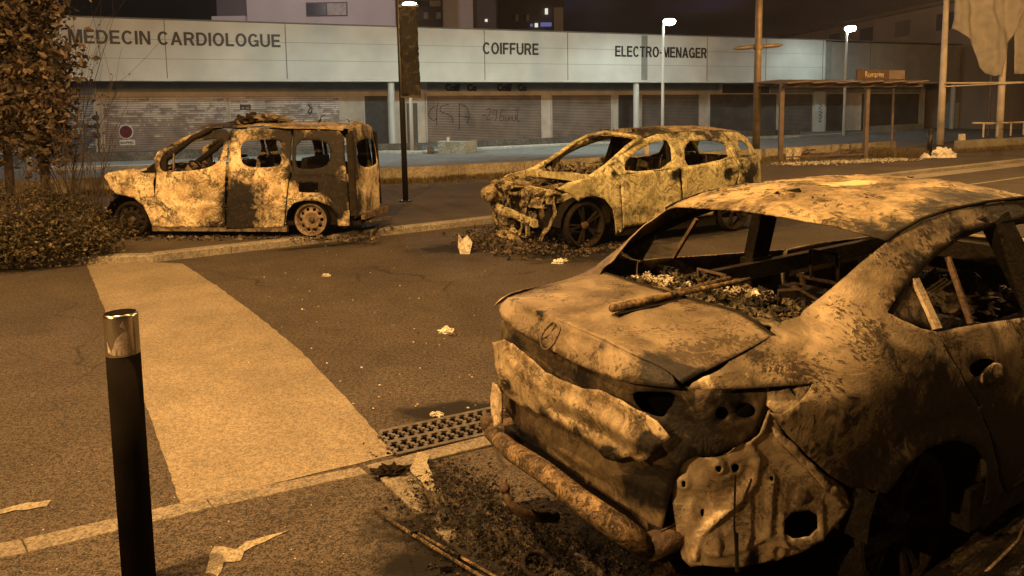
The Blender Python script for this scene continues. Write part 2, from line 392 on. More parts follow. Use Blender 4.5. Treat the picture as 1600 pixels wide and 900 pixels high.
# ------------------------------------------------------------------ ground surfaces
def asphalt(name, c1, c2, agg=220., aggs=.5, blobs=(), rough=.9, big=.35, bump=.5, tint2=None):
    m, nt, b, N, L = newmat(name); tc = N('ShaderNodeTexCoord').outputs['Object']
    n1 = math_(N, L, 'ADD', math_(N, L, 'MULTIPLY', noi(N, L, tc, agg*.75, 2, 0, .7), .6), math_(N, L, 'MULTIPLY', noi(N, L, tc, agg*.27, 3, .4, .7), .4)); r1 = ramp(N, [(.43, c1), (.57, c2)]); L(n1, r1.inputs[0]); col = r1.outputs[0]
    v = N('ShaderNodeTexVoronoi'); v.inputs['Scale'].default_value = agg*.42; L(tc, v.inputs['Vector'])
    rv = ramp(N, [(.0, 1.), (.16, .0)]); L(v.outputs['Distance'], rv.inputs[0])
    gt = ramp(N, [(.55, 0.), (.6, 1.)]); L(noi(N, L, tc, agg*.31, 1), gt.inputs[0])
    col = mixc(N, L, math_(N, L, 'MULTIPLY', math_(N, L, 'MULTIPLY', rv.outputs[0], gt.outputs[0]), aggs), col, tuple(min(.8, c*3.2) for c in c2))
    n2 = noi(N, L, tc, .8, 8, .3, .62); r2 = ramp(N, [(.35, 1-big*.7), (.65, 1+big*.35)]); L(n2, r2.inputs[0])
    col = mixc(N, L, 1., col, r2.outputs[0], 'MULTIPLY')
    n3 = noi(N, L, tc, 3.1, 7, .4, .65); r3 = ramp(N, [(.3, .86), (.6, 1.05)]); L(n3, r3.inputs[0])
    col = mixc(N, L, 1., col, r3.outputs[0], 'MULTIPLY')
    if name in ('road_asphalt', 'near_pavement_asphalt', 'pavement_asphalt'):
        # fine cracks and tar seams
        wn = N('ShaderNodeTexNoise'); wn.inputs['Scale'].default_value = 2.2; wn.inputs['Detail'].default_value = 5; L(tc, wn.inputs['Vector'])
        wv = N('ShaderNodeVectorMath'); wv.operation = 'SCALE'; wv.inputs['Scale'].default_value = .5; L(wn.outputs['Color'], wv.inputs[0]); wa = N('ShaderNodeVectorMath'); L(tc, wa.inputs[0]); L(wv.outputs[0], wa.inputs[1])
        vc = N('ShaderNodeTexVoronoi'); vc.feature = 'DISTANCE_TO_EDGE'; vc.inputs['Scale'].default_value = .55; L(wa.outputs[0], vc.inputs['Vector'])
        rc_ = ramp(N, [(.0, 1.), (.006, .6), (.012, 0.)]); L(vc.outputs['Distance'], rc_.inputs[0]); gc = ramp(N, [(.50, 0.), (.60, 1.)]); L(noi(N, L, tc, .45, 2), gc.inputs[0])
        col = mixc(N, L, math_(N, L, 'MULTIPLY', math_(N, L, 'MULTIPLY', rc_.outputs[0], gc.outputs[0]), .75), col, (.012, .011, .010))
        # small dark oil spots and worn pale patches
        ns = noi(N, L, tc, 9., 3, .3); rs_ = ramp(N, [(.70, 0.), (.76, .6)]); L(ns, rs_.inputs[0]); col = mixc(N, L, rs_.outputs[0], col, (.02, .018, .016))
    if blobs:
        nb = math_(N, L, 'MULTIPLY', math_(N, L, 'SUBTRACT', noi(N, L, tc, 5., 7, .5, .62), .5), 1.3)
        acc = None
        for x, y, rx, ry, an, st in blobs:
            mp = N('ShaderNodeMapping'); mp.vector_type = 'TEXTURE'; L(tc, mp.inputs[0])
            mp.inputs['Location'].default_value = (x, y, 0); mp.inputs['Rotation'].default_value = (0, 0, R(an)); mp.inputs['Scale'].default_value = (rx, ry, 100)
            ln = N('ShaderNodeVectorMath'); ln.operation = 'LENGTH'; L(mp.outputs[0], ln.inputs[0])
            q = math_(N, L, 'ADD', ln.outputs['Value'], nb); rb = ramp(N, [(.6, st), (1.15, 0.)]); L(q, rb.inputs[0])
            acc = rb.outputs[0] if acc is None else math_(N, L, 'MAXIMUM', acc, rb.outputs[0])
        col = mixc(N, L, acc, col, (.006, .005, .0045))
    L(col, b.inputs['Base Color']); b.inputs['Roughness'].default_value = rough; b.inputs['Specular IOR Level'].default_value = .3
    bp = N('ShaderNodeBump'); bp.inputs['Strength'].default_value = bump; bp.inputs['Distance'].default_value = .006
    L(n1, bp.inputs['Height']); L(bp.outputs[0], b.inputs['Normal']); return m
def g2(px, py, z=0.): p = at(px, py, z); return (p.x, p.y)
def gb(px, py, rx, ry, an, st=.95): x, y = g2(px, py); return (x, y, rx, ry, an, st)
SB = [gb(700, 642, .42, .17, 12, .95), gb(655, 820, .26, .10, 6, .97), gb(640, 738, .16, .08, 20, .85), gb(745, 385, 1.1, .5, 20, .85), gb(500, 385, .9, .12, 30, .9),  # small leading ovals are shadows painted into the ground colour
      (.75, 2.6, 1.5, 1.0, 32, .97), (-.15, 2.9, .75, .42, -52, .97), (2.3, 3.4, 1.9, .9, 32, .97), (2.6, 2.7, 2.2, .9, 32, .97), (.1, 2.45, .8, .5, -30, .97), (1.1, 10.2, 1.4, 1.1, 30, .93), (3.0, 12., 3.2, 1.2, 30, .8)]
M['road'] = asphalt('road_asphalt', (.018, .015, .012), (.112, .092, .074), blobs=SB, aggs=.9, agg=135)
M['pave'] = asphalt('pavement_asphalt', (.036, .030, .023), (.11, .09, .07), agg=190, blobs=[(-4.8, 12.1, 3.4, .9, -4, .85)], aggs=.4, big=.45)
M['band'] = asphalt('light_resin', (.15, .127, .092), (.30, .255, .188), agg=125, aggs=.3, big=.3, blobs=())
M['lot'] = asphalt('parking_asphalt', (.15, .148, .143), (.26, .257, .25), agg=60, aggs=.2, big=.3)
M['kerb'] = asphalt('kerb_granite', (.11, .097, .076), (.25, .218, .175), agg=80, aggs=.15, big=.3, blobs=[gb(700, 642, .42, .17, 12, .95), gb(655, 820, .26, .10, 6, .97), (-.2, 3.35, .55, .26, -55, .95), (-.1, 2.8, .5, .4, -55, .95), (.75, 2.6, 1.5, 1., 32, .95)])  # leading ovals repeat the painted ground shadows on the kerb
M['kerbfar'] = asphalt('kerb_concrete', (.17, .155, .13), (.33, .30, .25), agg=60, aggs=.15, big=.35)
M['foot'] = asphalt('near_pavement_asphalt', (.019, .016, .013), (.114, .094, .076), agg=135, aggs=.8, blobs=[gb(655, 820, .26, .10, 6, .97), gb(640, 738, .16, .09, 20, .85), (.75, 2.6, 1.5, 1.0, 32, .97), (-.15, 2.9, .75, .42, -52, .97), (2.6, 2.7, 2.2, .9, 32, .97), (.1, 2.45, .8, .5, -30, .97), (-.1, 2.2, .5, .3, -20, .9), (-.2, 3.35, .62, .30, -55, .97)])  # small leading ovals carry on the painted shadows
M['dirt'] = asphalt('dry_verge', (.050, .040, .026), (.16, .13, .085), agg=26, aggs=.3, big=.5, bump=1.)
M['paint'] = asphalt('worn_paint', (.17, .15, .11), (.38, .335, .25), agg=120, aggs=0, big=.3)
M['conc'] = asphalt('wall_concrete', (.26, .23, .17), (.44, .40, .31), agg=30, aggs=0, big=.4)
M['concg'] = asphalt('block_concrete', (.22, .25, .23), (.42, .46, .43), agg=20, aggs=0, big=.4)

def sheet(name, pts, z, mat): return struct(mk(name, [(p[0], p[1], z) for p in pts], [tuple(range(len(pts)))], mat))
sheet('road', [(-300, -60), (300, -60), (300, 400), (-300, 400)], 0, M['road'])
kd = Vector((.822, .569)); kn = Vector((-.569, .822))         # along and across the far kerb
K0 = Vector((-4.79, 9.66)); KL = [g2(135, 413), g2(60, 419), (-26, 8.2)]
def kp(s, o=0.): p = K0+kd*s+kn*o; return (p.x, p.y)
wl = [g2(-260, 318, .1), g2(133, 301, .1), g2(588, 285, .1), g2(1192, 249, .1), g2(1400, 234, .1)]
# raised pavement between kerb and low wall
far = [wl[0], wl[1], wl[2], wl[3], wl[4], (24, 40), (60, 60)]
near = [kp(78, .16), kp(0, .16), (KL[0][0], KL[0][1]+.16), (KL[1][0], KL[1][1]+.16), (-26, 8.36)]
sheet('pavement', [(p[0], p[1]) for p in far][::-1]+near[::-1], .1, M['pave'])
# dry verge strip along the wall
def vstrip():
    vs = []; fs = []; base = [wl[1], wl[2], wl[3], wl[4]]; A = resamp([(p[0], p[1], 0) for p in base], 90)
    for i, p in enumerate(A):
        w = 2.0+.9*noise.noise(Vector((i*.25, 0, 0)))+.3*noise.noise(Vector((i*.9, 4, 0)))
        if i > 60: w += .4
        vs += [(p.x, p.y, .104), (p.x+.36*w, p.y-w, .104)]
    fs = [(2*i, 2*i+1, 2*i+3, 2*i+2) for i in range(len(A)-1)]
    struct(mk('verge', vs, fs, M['dirt']))
vstrip()
sheet('parking_ground', [(p[0]+.1, p[1]+.25) for p in wl]+[(30, 44), (120, 90), (120, 160), (-80, 160), (-80, 18)], .012, M['lot'])
# far kerb: stones with joints
def kerbline(name, pts, w, z0, z1, L, mat, ch=.02):
    m = MB(); P = [Vector((p[0], p[1], 0)) for p in pts]
    for a, b in zip(P, P[1:]):
        d = (b-a); n = max(1, round(d.length/L)); 
        for k in range(n):
            p, q = a+d*((k+.004)/n), a+d*((k+.996)/n); dd = (q-p).normalized(); nn = Vector((-dd.y, dd.x, 0))
            z1_ = z1+random.uniform(-.004, .004)
            vs = [p+Vector((0, 0, z0)), q+Vector((0, 0, z0)), q+nn*w+Vector((0, 0, z0)), p+nn*w+Vector((0, 0, z0)),
                  p+nn*ch+Vector((0, 0, z1_)), q+nn*ch+Vector((0, 0, z1_)), q+nn*w+Vector((0, 0, z1_)), p+nn*w+Vector((0, 0, z1_)),
                  p+Vector((0, 0, z1_-ch)), q+Vector((0, 0, z1_-ch))]
            m.add(vs, [(0, 1, 9, 8), (8, 9, 5, 4), (4, 5, 6, 7), (2, 3, 7, 6), (1, 2, 6, 5, 9), (0, 8, 4, 7, 3)])
    return struct(m.build(name, mat))
kerbline('kerb', [(-26, 8.2), KL[1], KL[0], (K0.x, K0.y)], .17, -.1, .104, 1., M['kerbfar'])
kerbline('kerb', [kp(0), kp(78)], .17, -.1, .112, 1., M['kerbfar'])
struct(mk('gutter', [(*kp(13, -.62), .004), (*kp(70, -.9), .004), (*kp(70, -.01), .004), (*kp(13, -.01), .004)], [(0, 1, 2, 3)], M['kerbfar']))
struct(mk('road_marking', [(*kp(17, -2.3), .004), (*kp(60, -2.6), .004), (*kp(60, -2.45), .004), (*kp(17, -2.2), .004)], [(0, 1, 2, 3)], M['paint']))
# gravel and dust gathered along the gutter
def lumps(name, n, fn, smin, smax, mat, label=None, cat=None, soot=None, kind='stuff', flat=.6, parent=None):
    vs = []; fs = []; at_ = []
    for _ in range(n):
        p = Vector(fn()); s = smin+(smax-smin)*random.random()**2.2; b = len(vs)
        rt = Matrix.Rotation(random.random()*6.28, 3, 'Z') @ Matrix.Rotation(random.random()*.8, 3, 'X')
        for c in ((1, 0, 0), (-.8, .3, .1), (0, 1, 0), (.2, -.9, 0), (0, .1, 1), (0, 0, -.6)):
            q = rt @ Vector([k*s*random.uniform(.5, 1.2) for k in c]); q.z *= flat; vs.append(p+q)
        fs += [tuple(b+i for i in f) for f in ((0, 2, 4), (2, 1, 4), (1, 3, 4), (3, 0, 4), (2, 0, 5), (1, 2, 5), (3, 1, 5), (0, 3, 5))]
        sv = soot() if soot else 0.; at_ += [sv]*6
    o = mk(name, vs, fs, mat, parent, False, at_)
    if parent is None: tag(o, label, cat, None, kind)
    return o
# light crossing band and near flush kerb
band = [g2(135, 413), g2(205, 409), g2(285, 412), g2(340, 448), g2(400, 492), g2(470, 549), g2(540, 622), g2(617, 711), g2(283, 791), g2(238, 660), g2(190, 545), g2(160, 475)]
def wav(poly, g, amp, fr=6.):
    o = dens(poly, g); return [(x+amp*noise.noise(Vector((x*fr, y*fr, 1))), y+amp*noise.noise(Vector((x*fr, y*fr, 8)))) for x, y in o]
sheet('crossing_band', wav(band, .05, .012, 9.), .004, M['band'])
nk = [g2(-300, 925), g2(0, 866), g2(183, 829), g2(283, 799), g2(569, 738)]
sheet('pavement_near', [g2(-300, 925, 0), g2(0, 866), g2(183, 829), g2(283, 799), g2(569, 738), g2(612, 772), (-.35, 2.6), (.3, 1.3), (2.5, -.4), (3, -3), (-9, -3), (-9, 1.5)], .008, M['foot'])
def strip(name, A, B, z0, z1, mat, step=.8):
    """kerb stones between two pixel lines"""
    A = resamp([(*g2(*p), 0) for p in A], 40); B = resamp([(*g2(*p), 0) for p in B], 40); m = MB()
    L = sum((A[i+1]-A[i]).length for i in range(39)); n = max(1, round(L/step)); k = 39/n
    for j in range(n):
        i0, i1 = int(j*k), int((j+1)*k)
        def lp(X, t): i = min(38, int(t)); return X[i].lerp(X[i+1], t-i)
        t0, t1 = j*k+.05, (j+1)*k-.05; m.prism([(lp(X, t).x, lp(X, t).y) for X, t in ((A, t0), (A, t1), (B, t1), (B, t0))], z0, z1)
    return struct(m.build(name, mat, bev=.006))
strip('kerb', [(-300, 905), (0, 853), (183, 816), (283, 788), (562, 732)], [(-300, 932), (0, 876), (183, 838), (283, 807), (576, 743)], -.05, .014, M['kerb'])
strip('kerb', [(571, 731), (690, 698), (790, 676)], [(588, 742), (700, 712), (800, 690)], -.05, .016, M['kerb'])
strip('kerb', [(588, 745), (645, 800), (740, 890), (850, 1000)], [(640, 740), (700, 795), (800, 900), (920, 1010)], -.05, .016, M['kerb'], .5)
# worn paint and foam splashes (flat marks)
def mark(name, pts, z, label, cat, mat='paint', g=.012, amp=.012):
    O = [g2(*p) for p in pts]; o = mk(name, [(x, y, z) for x, y in wav(O, g, amp, 16.)], [tuple(range(len(dens(O, g))))], M[mat]); o['kind'] = 'structure'; return o
mark('paint_mark', [(322, 900), (333, 858), (370, 862), (385, 850), (450, 833), (415, 850), (380, 866), (377, 880), (352, 882), (340, 905)], .0125, '', '')
mark('paint_mark', [(-5, 805), (0, 797), (48, 786), (80, 783), (72, 793), (20, 800)], .005, '', '')
mark('foam_stain', [(652, 712), (672, 714), (668, 736), (690, 775), (708, 795), (690, 796), (668, 775), (655, 755), (640, 742)], .021, '', '')
# drain grate with two rows of slots
def grate():
    a, b, c, d = [Vector((*g2(*p), .006)) for p in ((597, 684), (621, 716), (772, 681), (772, 640))]
    t = thing('drain_grate', 'black cast iron drain grate with two rows of S shaped slots by the kerb', 'drain', a); m = MB()
    u = (c-b); v = (a-b); L = u.length; W_ = v.length; 
    un = u.normalized(); vn = Vector((-un.y, un.x, 0)); 
    def q(x, y, z=.0): return b+un*x+vn*y+Vector((0, 0, z))-a
    n = 13; pit = .062; W_ = .36; L = n*pit
    def qb(m, x0, x1, y0, y1, z0=-.0, z1=.016):
        m.add([q(x0, y0, z0), q(x1, y0, z0), q(x1, y1, z0), q(x0, y1, z0), q(x0, y0, z1), q(x1, y0, z1), q(x1, y1, z1), q(x0, y1, z1)], [(0,1,5,4),(1,2,6,5),(2,3,7,6),(3,0,4,7),(4,5,6,7)])
    for y0, y1 in ((0, .03), (.165, .195), (.33, .36)): qb(m, 0, L, y0, y1)
    for i in range(n+1):
        for y0 in (.03, .195):
            for k in range(5):
                off = .014*math.sin(k/4*2*math.pi); yy = y0+k*.027; qb(m, i*pit-.011+off, i*pit+.011+off, yy, yy+.027, -.0, .0155)
    m.build('slotted_cover', M['iron'], t)
    m2 = MB(); m2.add([q(0, 0, -.004), q(L, 0, -.004), q(L, .36, -.004), q(0, .36, -.004)], [(0, 1, 2, 3)]); m2.build('pit', M['hole'], t)
M['iron'] = plain('cast_iron', (.13, .115, .10), .55, .3, .4, 30)
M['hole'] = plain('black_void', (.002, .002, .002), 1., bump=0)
grate()

# ------------------------------------------------------------------ low walls beyond the pavement
def wallthing(name, label, P, h, w, z0, mat, cap=None, group=None):
    m = MB()
    P = [Vector((p[0], p[1], 0)) for p in P]; t = thing(name, label, 'wall', (P[0].x, P[0].y, z0), 0, group)
    for a, b in zip(P, P[1:]):
        d = (b-a); n = max(1, round(d.length/2.6)); dn = d.normalized(); nn = Vector((-dn.y, dn.x, 0))
        for k in range(n):
            p, q = a+d*((k+.002)/n), a+d*((k+.998)/n); o = Vector((P[0].x, P[0].y, 0)); hh = h+random.uniform(-.01, .01)
            m.add([p-o, q-o, q-o+nn*w, p-o+nn*w]+[v+Vector((0, 0, hh)) for v in (p-o, q-o, q-o+nn*w, p-o+nn*w)], [(0,1,5,4),(1,2,6,5),(2,3,7,6),(3,0,4,7),(4,5,6,7)])
    m.build('wall_body', mat, t); return t
wallthing('low_wall', 'long low beige concrete wall behind the burnt van, edging the parking', wl, .37, .22, .1, M['conc'])
wr = [g2(1500, 236, .1), g2(1700, 222, .1), g2(2300, 190, .1)]
wallthing('low_wall', 'low rough concrete wall under the metal barrier at the far right', wr, .42, .25, .1, M['conc'])
pl = [g2(60, 256), g2(200, 252), g2(660, 234.5)]
wallthing('plinth_wall', 'dark low plinth wall in front of the shutters below the long doctor sign', pl, .40, .2, 0, M['dark_conc'] if 'dark_conc' in M else M.setdefault('dark_conc', asphalt('dark_plinth', (.09, .085, .075), (.17, .16, .14), agg=14, aggs=.2, big=.4)))
wallthing('plinth_wall', 'dark low plinth wall running right from the concrete block', [g2(741, 230.5), g2(919, 222.5), g2(1250, 210)], .40, .2, 0, M['dark_conc'])
M['palek'] = asphalt('pale_kerb', (.35, .36, .33), (.55, .56, .52), agg=20, aggs=0, big=.2)
def off(P, dy): return [(p[0], p[1]+dy) for p in P]
for A, B in (([g2(40, 268), g2(200, 264), g2(420, 254)], None), ([g2(590, 240), g2(660, 240.5), g2(741, 235), g2(910, 226.5), g2(1250, 215), g2(1400, 206)], None)):
    kerbline('kerb', A, .6, 0, .13, 2.5, M['palek'])
# block of concrete with one pale end
cb = at(684, 240); 
t = thing('concrete_block', 'stained grey green concrete block with a pale end in front of the hairdresser shutter', 'block', cb)
e = at(728, 240)-cb; e2 = at(741, 238.5)-cb; hgt = .58
bm_ = MB().add([(0, 0, 0), e, e+Vector((.1, 1.2, 0)), (.0, 1.2, 0), (0, 0, hgt), e+Vector((0, 0, hgt)), e+Vector((.1, 1.2, hgt)), (0, 1.2, hgt)], [(0,1,5,4),(2,3,7,6),(3,0,4,7),(4,5,6,7)])
bm_.build('block_body', M['concg'], t)
MB().add([e+Vector((.004, 0, 0)), e2, e2+Vector((.1, 1.2, 0)), e+Vector((.104, 1.2, 0)), e+Vector((.004, 0, hgt)), e2+Vector((0, 0, hgt)), e2+Vector((.1, 1.2, hgt)), e+Vector((.104, 1.2, hgt))], [(0,1,5,4),(1,2,6,5),(2,3,7,6),(3,0,4,7),(4,5,6,7)]).build('block_end', M['conc'], t)
M['white'] = plain('white_plastic', (.75, .73, .68), .5, bump=0)
cpt = atY(700, 218, cb.y+.5); cup = MB().lathe([(0, 0), (.06, 0), (.075, .2), (0, .2)], 12).build('paper_cup', M['white']); cup.location = (cpt.x, cpt.y, hgt); tag(cup, 'white paper cup standing on top of the concrete block', 'cup')
bx = MB().box((0, 0, .16), (.3, .3, .32)).lathe([(.12, .32), (.1, .40), (0, .40)], 10).build('litter_box', M['debris'], soot=.2, bev=.03); bx.location = at(673, 241); tag(bx, 'small charred box lying left of the concrete block', 'box')
# white crossing dashes on the parking road
for i, (px, py) in enumerate(((756, 241), (779, 243.2), (802, 245.5), (826, 248))):
    p = at(px, py, .012); struct(MB().add([(-.32, -.42, 0), (.30, -.42, 0), (.42, .42, 0), (-.2, .42, 0)], [(0, 1, 2, 3)]).build('road_marking', M['paint'])).location = (p.x, p.y, .018)
p0 = g2(133, 272, .012); sheet('road_marking', [g2(128, 281), g2(150, 281), g2(143, 271), g2(130, 271)], .018, M['paint'])
for px in (1500, 1530, 1565): 
    p = at(px, 205.5-(px-1500)*.01, .012); struct(MB().box((0, 0, 0), (1.4, .9, .01)).build('road_marking', M['paint'])).location = (p.x, p.y, .02)

# ------------------------------------------------------------------ shopping arcade
BA = math.atan(.402); B0 = Vector((0, 49.1, 0)); BU = Vector((math.cos(BA), math.sin(BA), 0)); BN = Vector((-math.sin(BA), math.cos(BA), 0))
def bl(px, py, dep=0.):
    """pixel -> (x, z) on the building plane set back by dep"""
    r = ray(px, py); o = Vector((0, 0, H))-B0; t = (dep-o.dot(BN))/r.dot(BN); p = o+r*t; return p.dot(BU), p.z
arc = thing('shopping_arcade', 'long low shopping arcade with pale fascia panels and closed shutters', 'building', B0, BA)
ZB, ZT, DEP = 4.09, 7.32, 3.0
M['fascia'] = plain('fascia_panels', (.56, .57, .545), .55, .0, .13, .5, .05, 20)
M['fascia2'] = plain('fascia_brown', (.30, .27, .24), .6, .0, .12, 1.2, .05, 20)
M['joint'] = plain('panel_joint', (.16, .16, .15), .8, bump=0)
M['wallc'] = plain('cream_wall', (.50, .44, .38), .8, 0, .15, 1.5)
M['walld'] = plain('grey_wall', (.22, .225, .21), .8, 0, .15, 1.5)
M['soffit'] = plain('soffit', (.45, .47, .47), .8, 0, .1)
M['dark'] = plain('dark_opening', (.035, .030, .028), .6, 0, .3, 3)
M['bluew'] = plain('blue_wall', (.20, .25, .36), .7, 0, .1)
M['letter'] = plain('dark_lettering', (.014, .011, .011), .5, bump=0)
xL = bl(-160, 80)[0]; xM = bl(1290, 80)[0]; xR = bl(1502, 80)[0]
MB().box(((xL+xM)/2, .35, (ZB+ZT)/2), (xM-xL, .7, ZT-ZB)).build('fascia', M['fascia'], arc)
MB().box(((xR+xM)/2+.02, .42, (ZB+ZT)/2-.05), (xR-xM, .7, ZT-ZB-.1)).build('fascia', M['fascia2'], arc)
MB().box(((xL+xR)/2, 5.2, ZT-.5), (xR-xL, 9, .25)).build('roof', M['walld'], arc)
MB().box(((xL+xR)/2, .30, ZT+.03), (xR-xL, .85, .07)).build('roof_edge', M['joint'], arc)
MB().box(((xL+xR)/2, .31, ZB-.06), (xR-xL, .78, .12)).build('fascia_edge', M['fascia'], arc)
MB().box(((xL+xR)/2, 1.9, ZB+.1), (xR-xL, 2.5, .2)).build('soffit', M['soffit'], arc)
j = MB()
for px in (40, 259, 447, 757, 887, 1105, 1197, 1286, 1360):
    x = bl(px, 80)[0]; j.box((x, -.006, (ZB+ZT)/2), (.045, .02, ZT-ZB-.04))
for z in (ZB+1.1, ZB+2.15): j.box(((xL+xM)/2, -.004, z), (xM-xL, .012, .018))
j.build('panel_joints', M['joint'], arc)
# thin strips on the fascia; the dark one behind ELECTRO is a painted shadow
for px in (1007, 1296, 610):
    x = bl(px, 80)[0]; MB().box((x, -.003, (ZB+ZT)/2), (.5, .012, ZT-ZB-.1)).build('shade_and_fascia_strip', M['walld'] if px != 610 else M['fascia'], arc)
# back wall of the arcade
xl2 = bl(-160, 200, DEP)[0]; xr2 = bl(1445, 200, DEP)[0]
MB().box(((xl2+xr2)/2, DEP+.3, 2.05), (xr2-xl2, .4, 4.1)).build('wall', M['wallc'], arc)
zl = bl(300, 151, DEP)[1]
def bandp(px0, px1, mat, z0, z1, d=.03, nm='sign_band'):
    a, b = bl(px0, 140, DEP)[0], bl(px1, 140, DEP)[0]; MB().box(((a+b)/2, DEP+.1-d/2, (z0+z1)/2), (b-a, d, z1-z0)).build(nm, mat, arc)
bandp(108, 120, M['dark'], 2.2, 4.05); bandp(122, 148, M['bluew'], zl+.0, 4.05)
bandp(150, 655, M['walld'], zl+.28, 4.05); bandp(668, 1125, M['walld'], zl+.28, 4.05)
bandp(1130, 1203, M['dark'], zl+.1, 4.0); bandp(1205, 1440, M['walld'], zl+.1, 4.05)
def shutter_mat(name, c1, c2, c3, pit=9., thr=.5, dash=0.):
    m, nt, b, N, L = newmat(name); tc = N('ShaderNodeTexCoord').outputs['Object']; sx = N('ShaderNodeSeparateXYZ'); L(tc, sx.inputs[0])
    w = math_(N, L, 'SINE', math_(N, L, 'MULTIPLY', sx.outputs['Z'], pit*6.283)); r = ramp(N, [(.2, c2), (.7, c1)]); L(math_(N, L, 'ADD', math_(N, L, 'MULTIPLY', w, .5), .5), r.inputs[0])
    col = r.outputs[0]
    if dash:
        # rows of slats broken by long pale dashes
        fl = math_(N, L, 'FLOOR', math_(N, L, 'MULTIPLY', sx.outputs['Z'], pit)); cb_ = N('ShaderNodeCombineXYZ'); L(math_(N, L, 'MULTIPLY', sx.outputs['X'], .9), cb_.inputs[0]); L(math_(N, L, 'MULTIPLY', fl, 3.7), cb_.inputs[1])
        n = noi(N, L, cb_.outputs[0], 1.0, 6, 0, .7); rg = ramp(N, [(thr-.02, 0.), (thr+.02, 1.)]); 
        grd = math_(N, L, 'MULTIPLY', math_(N, L, 'SUBTRACT', sx.outputs['Z'], 1.8), .085); L(math_(N, L, 'ADD', n, grd), rg.inputs[0])
        col = mixc(N, L, math_(N, L, 'MULTIPLY', rg.outputs[0], math_(N, L, 'ADD', math_(N, L, 'MULTIPLY', w, .35), .6)), col, c3)
    n0 = noi(N, L, tc, 1.1, 6, .5); r0 = ramp(N, [(.3, .7), (.65, 1.15)]); L(n0, r0.inputs[0]); col = mixc(N, L, 1., col, r0.outputs[0], 'MULTIPLY')
    L(col, b.inputs['Base Color']); b.inputs['Roughness'].default_value = .65
    bp = N('ShaderNodeBump'); bp.inputs['Strength'].default_value = .6; bp.inputs['Distance'].default_value = .02; L(w, bp.inputs['Height']); L(bp.outputs[0], b.inputs['Normal']); return m
M['sh1'] = shutter_mat('dashed_shutter', (.34, .28, .25), (.22, .17, .15), (.68, .62, .58), 7.5, .53, 1)
M['sh2'] = shutter_mat('brown_shutter', (.28, .21, .17), (.11, .083, .066), (.5, .4, .4), 9.)
M['sh3'] = shutter_mat('grey_shutter', (.17, .14, .12), (.085, .07, .06), (.5, .4, .4), 9.)
M['sh4'] = shutter_mat('blue_dashed_shutter', (.14, .16, .20), (.08, .09, .12), (.50, .54, .60), 7.5, .46, 1)
M['shd'] = plain('dark_shutter', (.075, .060, .052), .6, 0, .35, 1.2)
M['smoke'] = plain('scorched_pale_shutter', (.28, .21, .18), .8, 0, .5, .9)
def shutter(px0, px1, mat, ztop=None, z0=.02, nm='shutter'):
    a, b = bl(px0, 200, DEP)[0], bl(px1, 200, DEP)[0]; zt = ztop or zl
    m = MB(); n = 26
    m.box(((a+b)/2, DEP+.07, (z0+zt)/2), (b-a, .05, zt-z0)).build(nm, mat, arc)
    m = MB(); 
    for x in (a-.04, b+.04): m.box((x, DEP+.04, (z0+zt)/2), (.08, .12, zt-z0))
    m.box(((a+b)/2, DEP+.04, zt+.05), (b-a+.16, .12, .1)); m.build('shutter_frame', M['wallc'], arc)
shutter(60, 148, M['sh4']); shutter(163, 355, M['sh1']); shutter(362, 531, M['sh1'])
shutter(571, 607, M['dark'], nm='doorway'); shutter(636, 653, M['sh3'], zl-.5, nm='door')
shutter(668, 846, M['sh2']); shutter(863, 955, M['sh2']); shutter(966, 990, M['dark'], nm='doorway'); shutter(1003, 1092, M['sh3'])
shutter(1109, 1213, M['shd'], nm='doorway'); shutter(1224, 1269, M['sh3']); shutter(1290, 1318, M['shd'], nm='doorway'); shutter(1345, 1435, M['shd'])
pa, pb = bl(1271, 190, DEP)[0], bl(1285, 190, DEP)[0]
MB().box(((pa+pb)/2, DEP-.1, zl/2+.1), (pb-pa, .3, zl+.2)).build('white_pier', M['fascia'], arc)
# round columns under the fascia
for px in (612, 994, 1488, -60):
    x = bl(px, 170, .35)[0]; MB().lathe([(.21, 0), (.21, ZB)], 20, 'z', (x, .35, 0)).build('column', M['fascia'], arc, True)
# lettering
fnt = None
def letters(txt, x0, x1, zb, zt, y, mat, parent, name='lettering', off_=.012, ext=.02):
    cu = bpy.data.curves.new(name, 'FONT'); cu.body = txt; cu.size = 1; cu.extrude = 0; cu.offset = off_; cu.resolution_u = 3
    o = bpy.data.objects.new(name, cu); C.objects.link(o); bpy.context.view_layer.update()
    dg = bpy.context.evaluated_depsgraph_get(); me = bpy.data.meshes.new_from_object(o.evaluated_get(dg)); bpy.data.objects.remove(o)
    xs = [v.co.x for v in me.vertices]; ys = [v.co.y for v in me.vertices]; ax, bx_, ay, by = min(xs), max(xs), min(ys), max(ys)
    bm = bmesh.new(); bm.from_mesh(me)
    for v in bm.verts:
        X = x0+(v.co.x-ax)/(bx_-ax)*(x1-x0); Z = zb+(v.co.y-ay)/(by-ay)*(zt-zb); v.co = Vector((X, y, Z))
    r = bmesh.ops.extrude_face_region(bm, geom=bm.faces[:]); 
    for v in [g for g in r['geom'] if isinstance(g, bmesh.types.BMVert)]: v.co.y -= ext
    bm.to_mesh(me); bm.free(); me.materials.clear(); me.materials.append(mat)
    o = bpy.data.objects.new(name, me); C.objects.link(o); o.parent = parent; return o
def fletters(txt, px0, px1, yt0, yb0, dep=0., y=-.012, mat='letter', **k):
    x0, zt = bl(px0, yt0, dep); x1 = bl(px1, yt0, dep)[0]; zb = bl(px0, yb0, dep)[1]
    letters(txt, x0, x1, zb, zt, dep+y, M[mat], arc, **k)

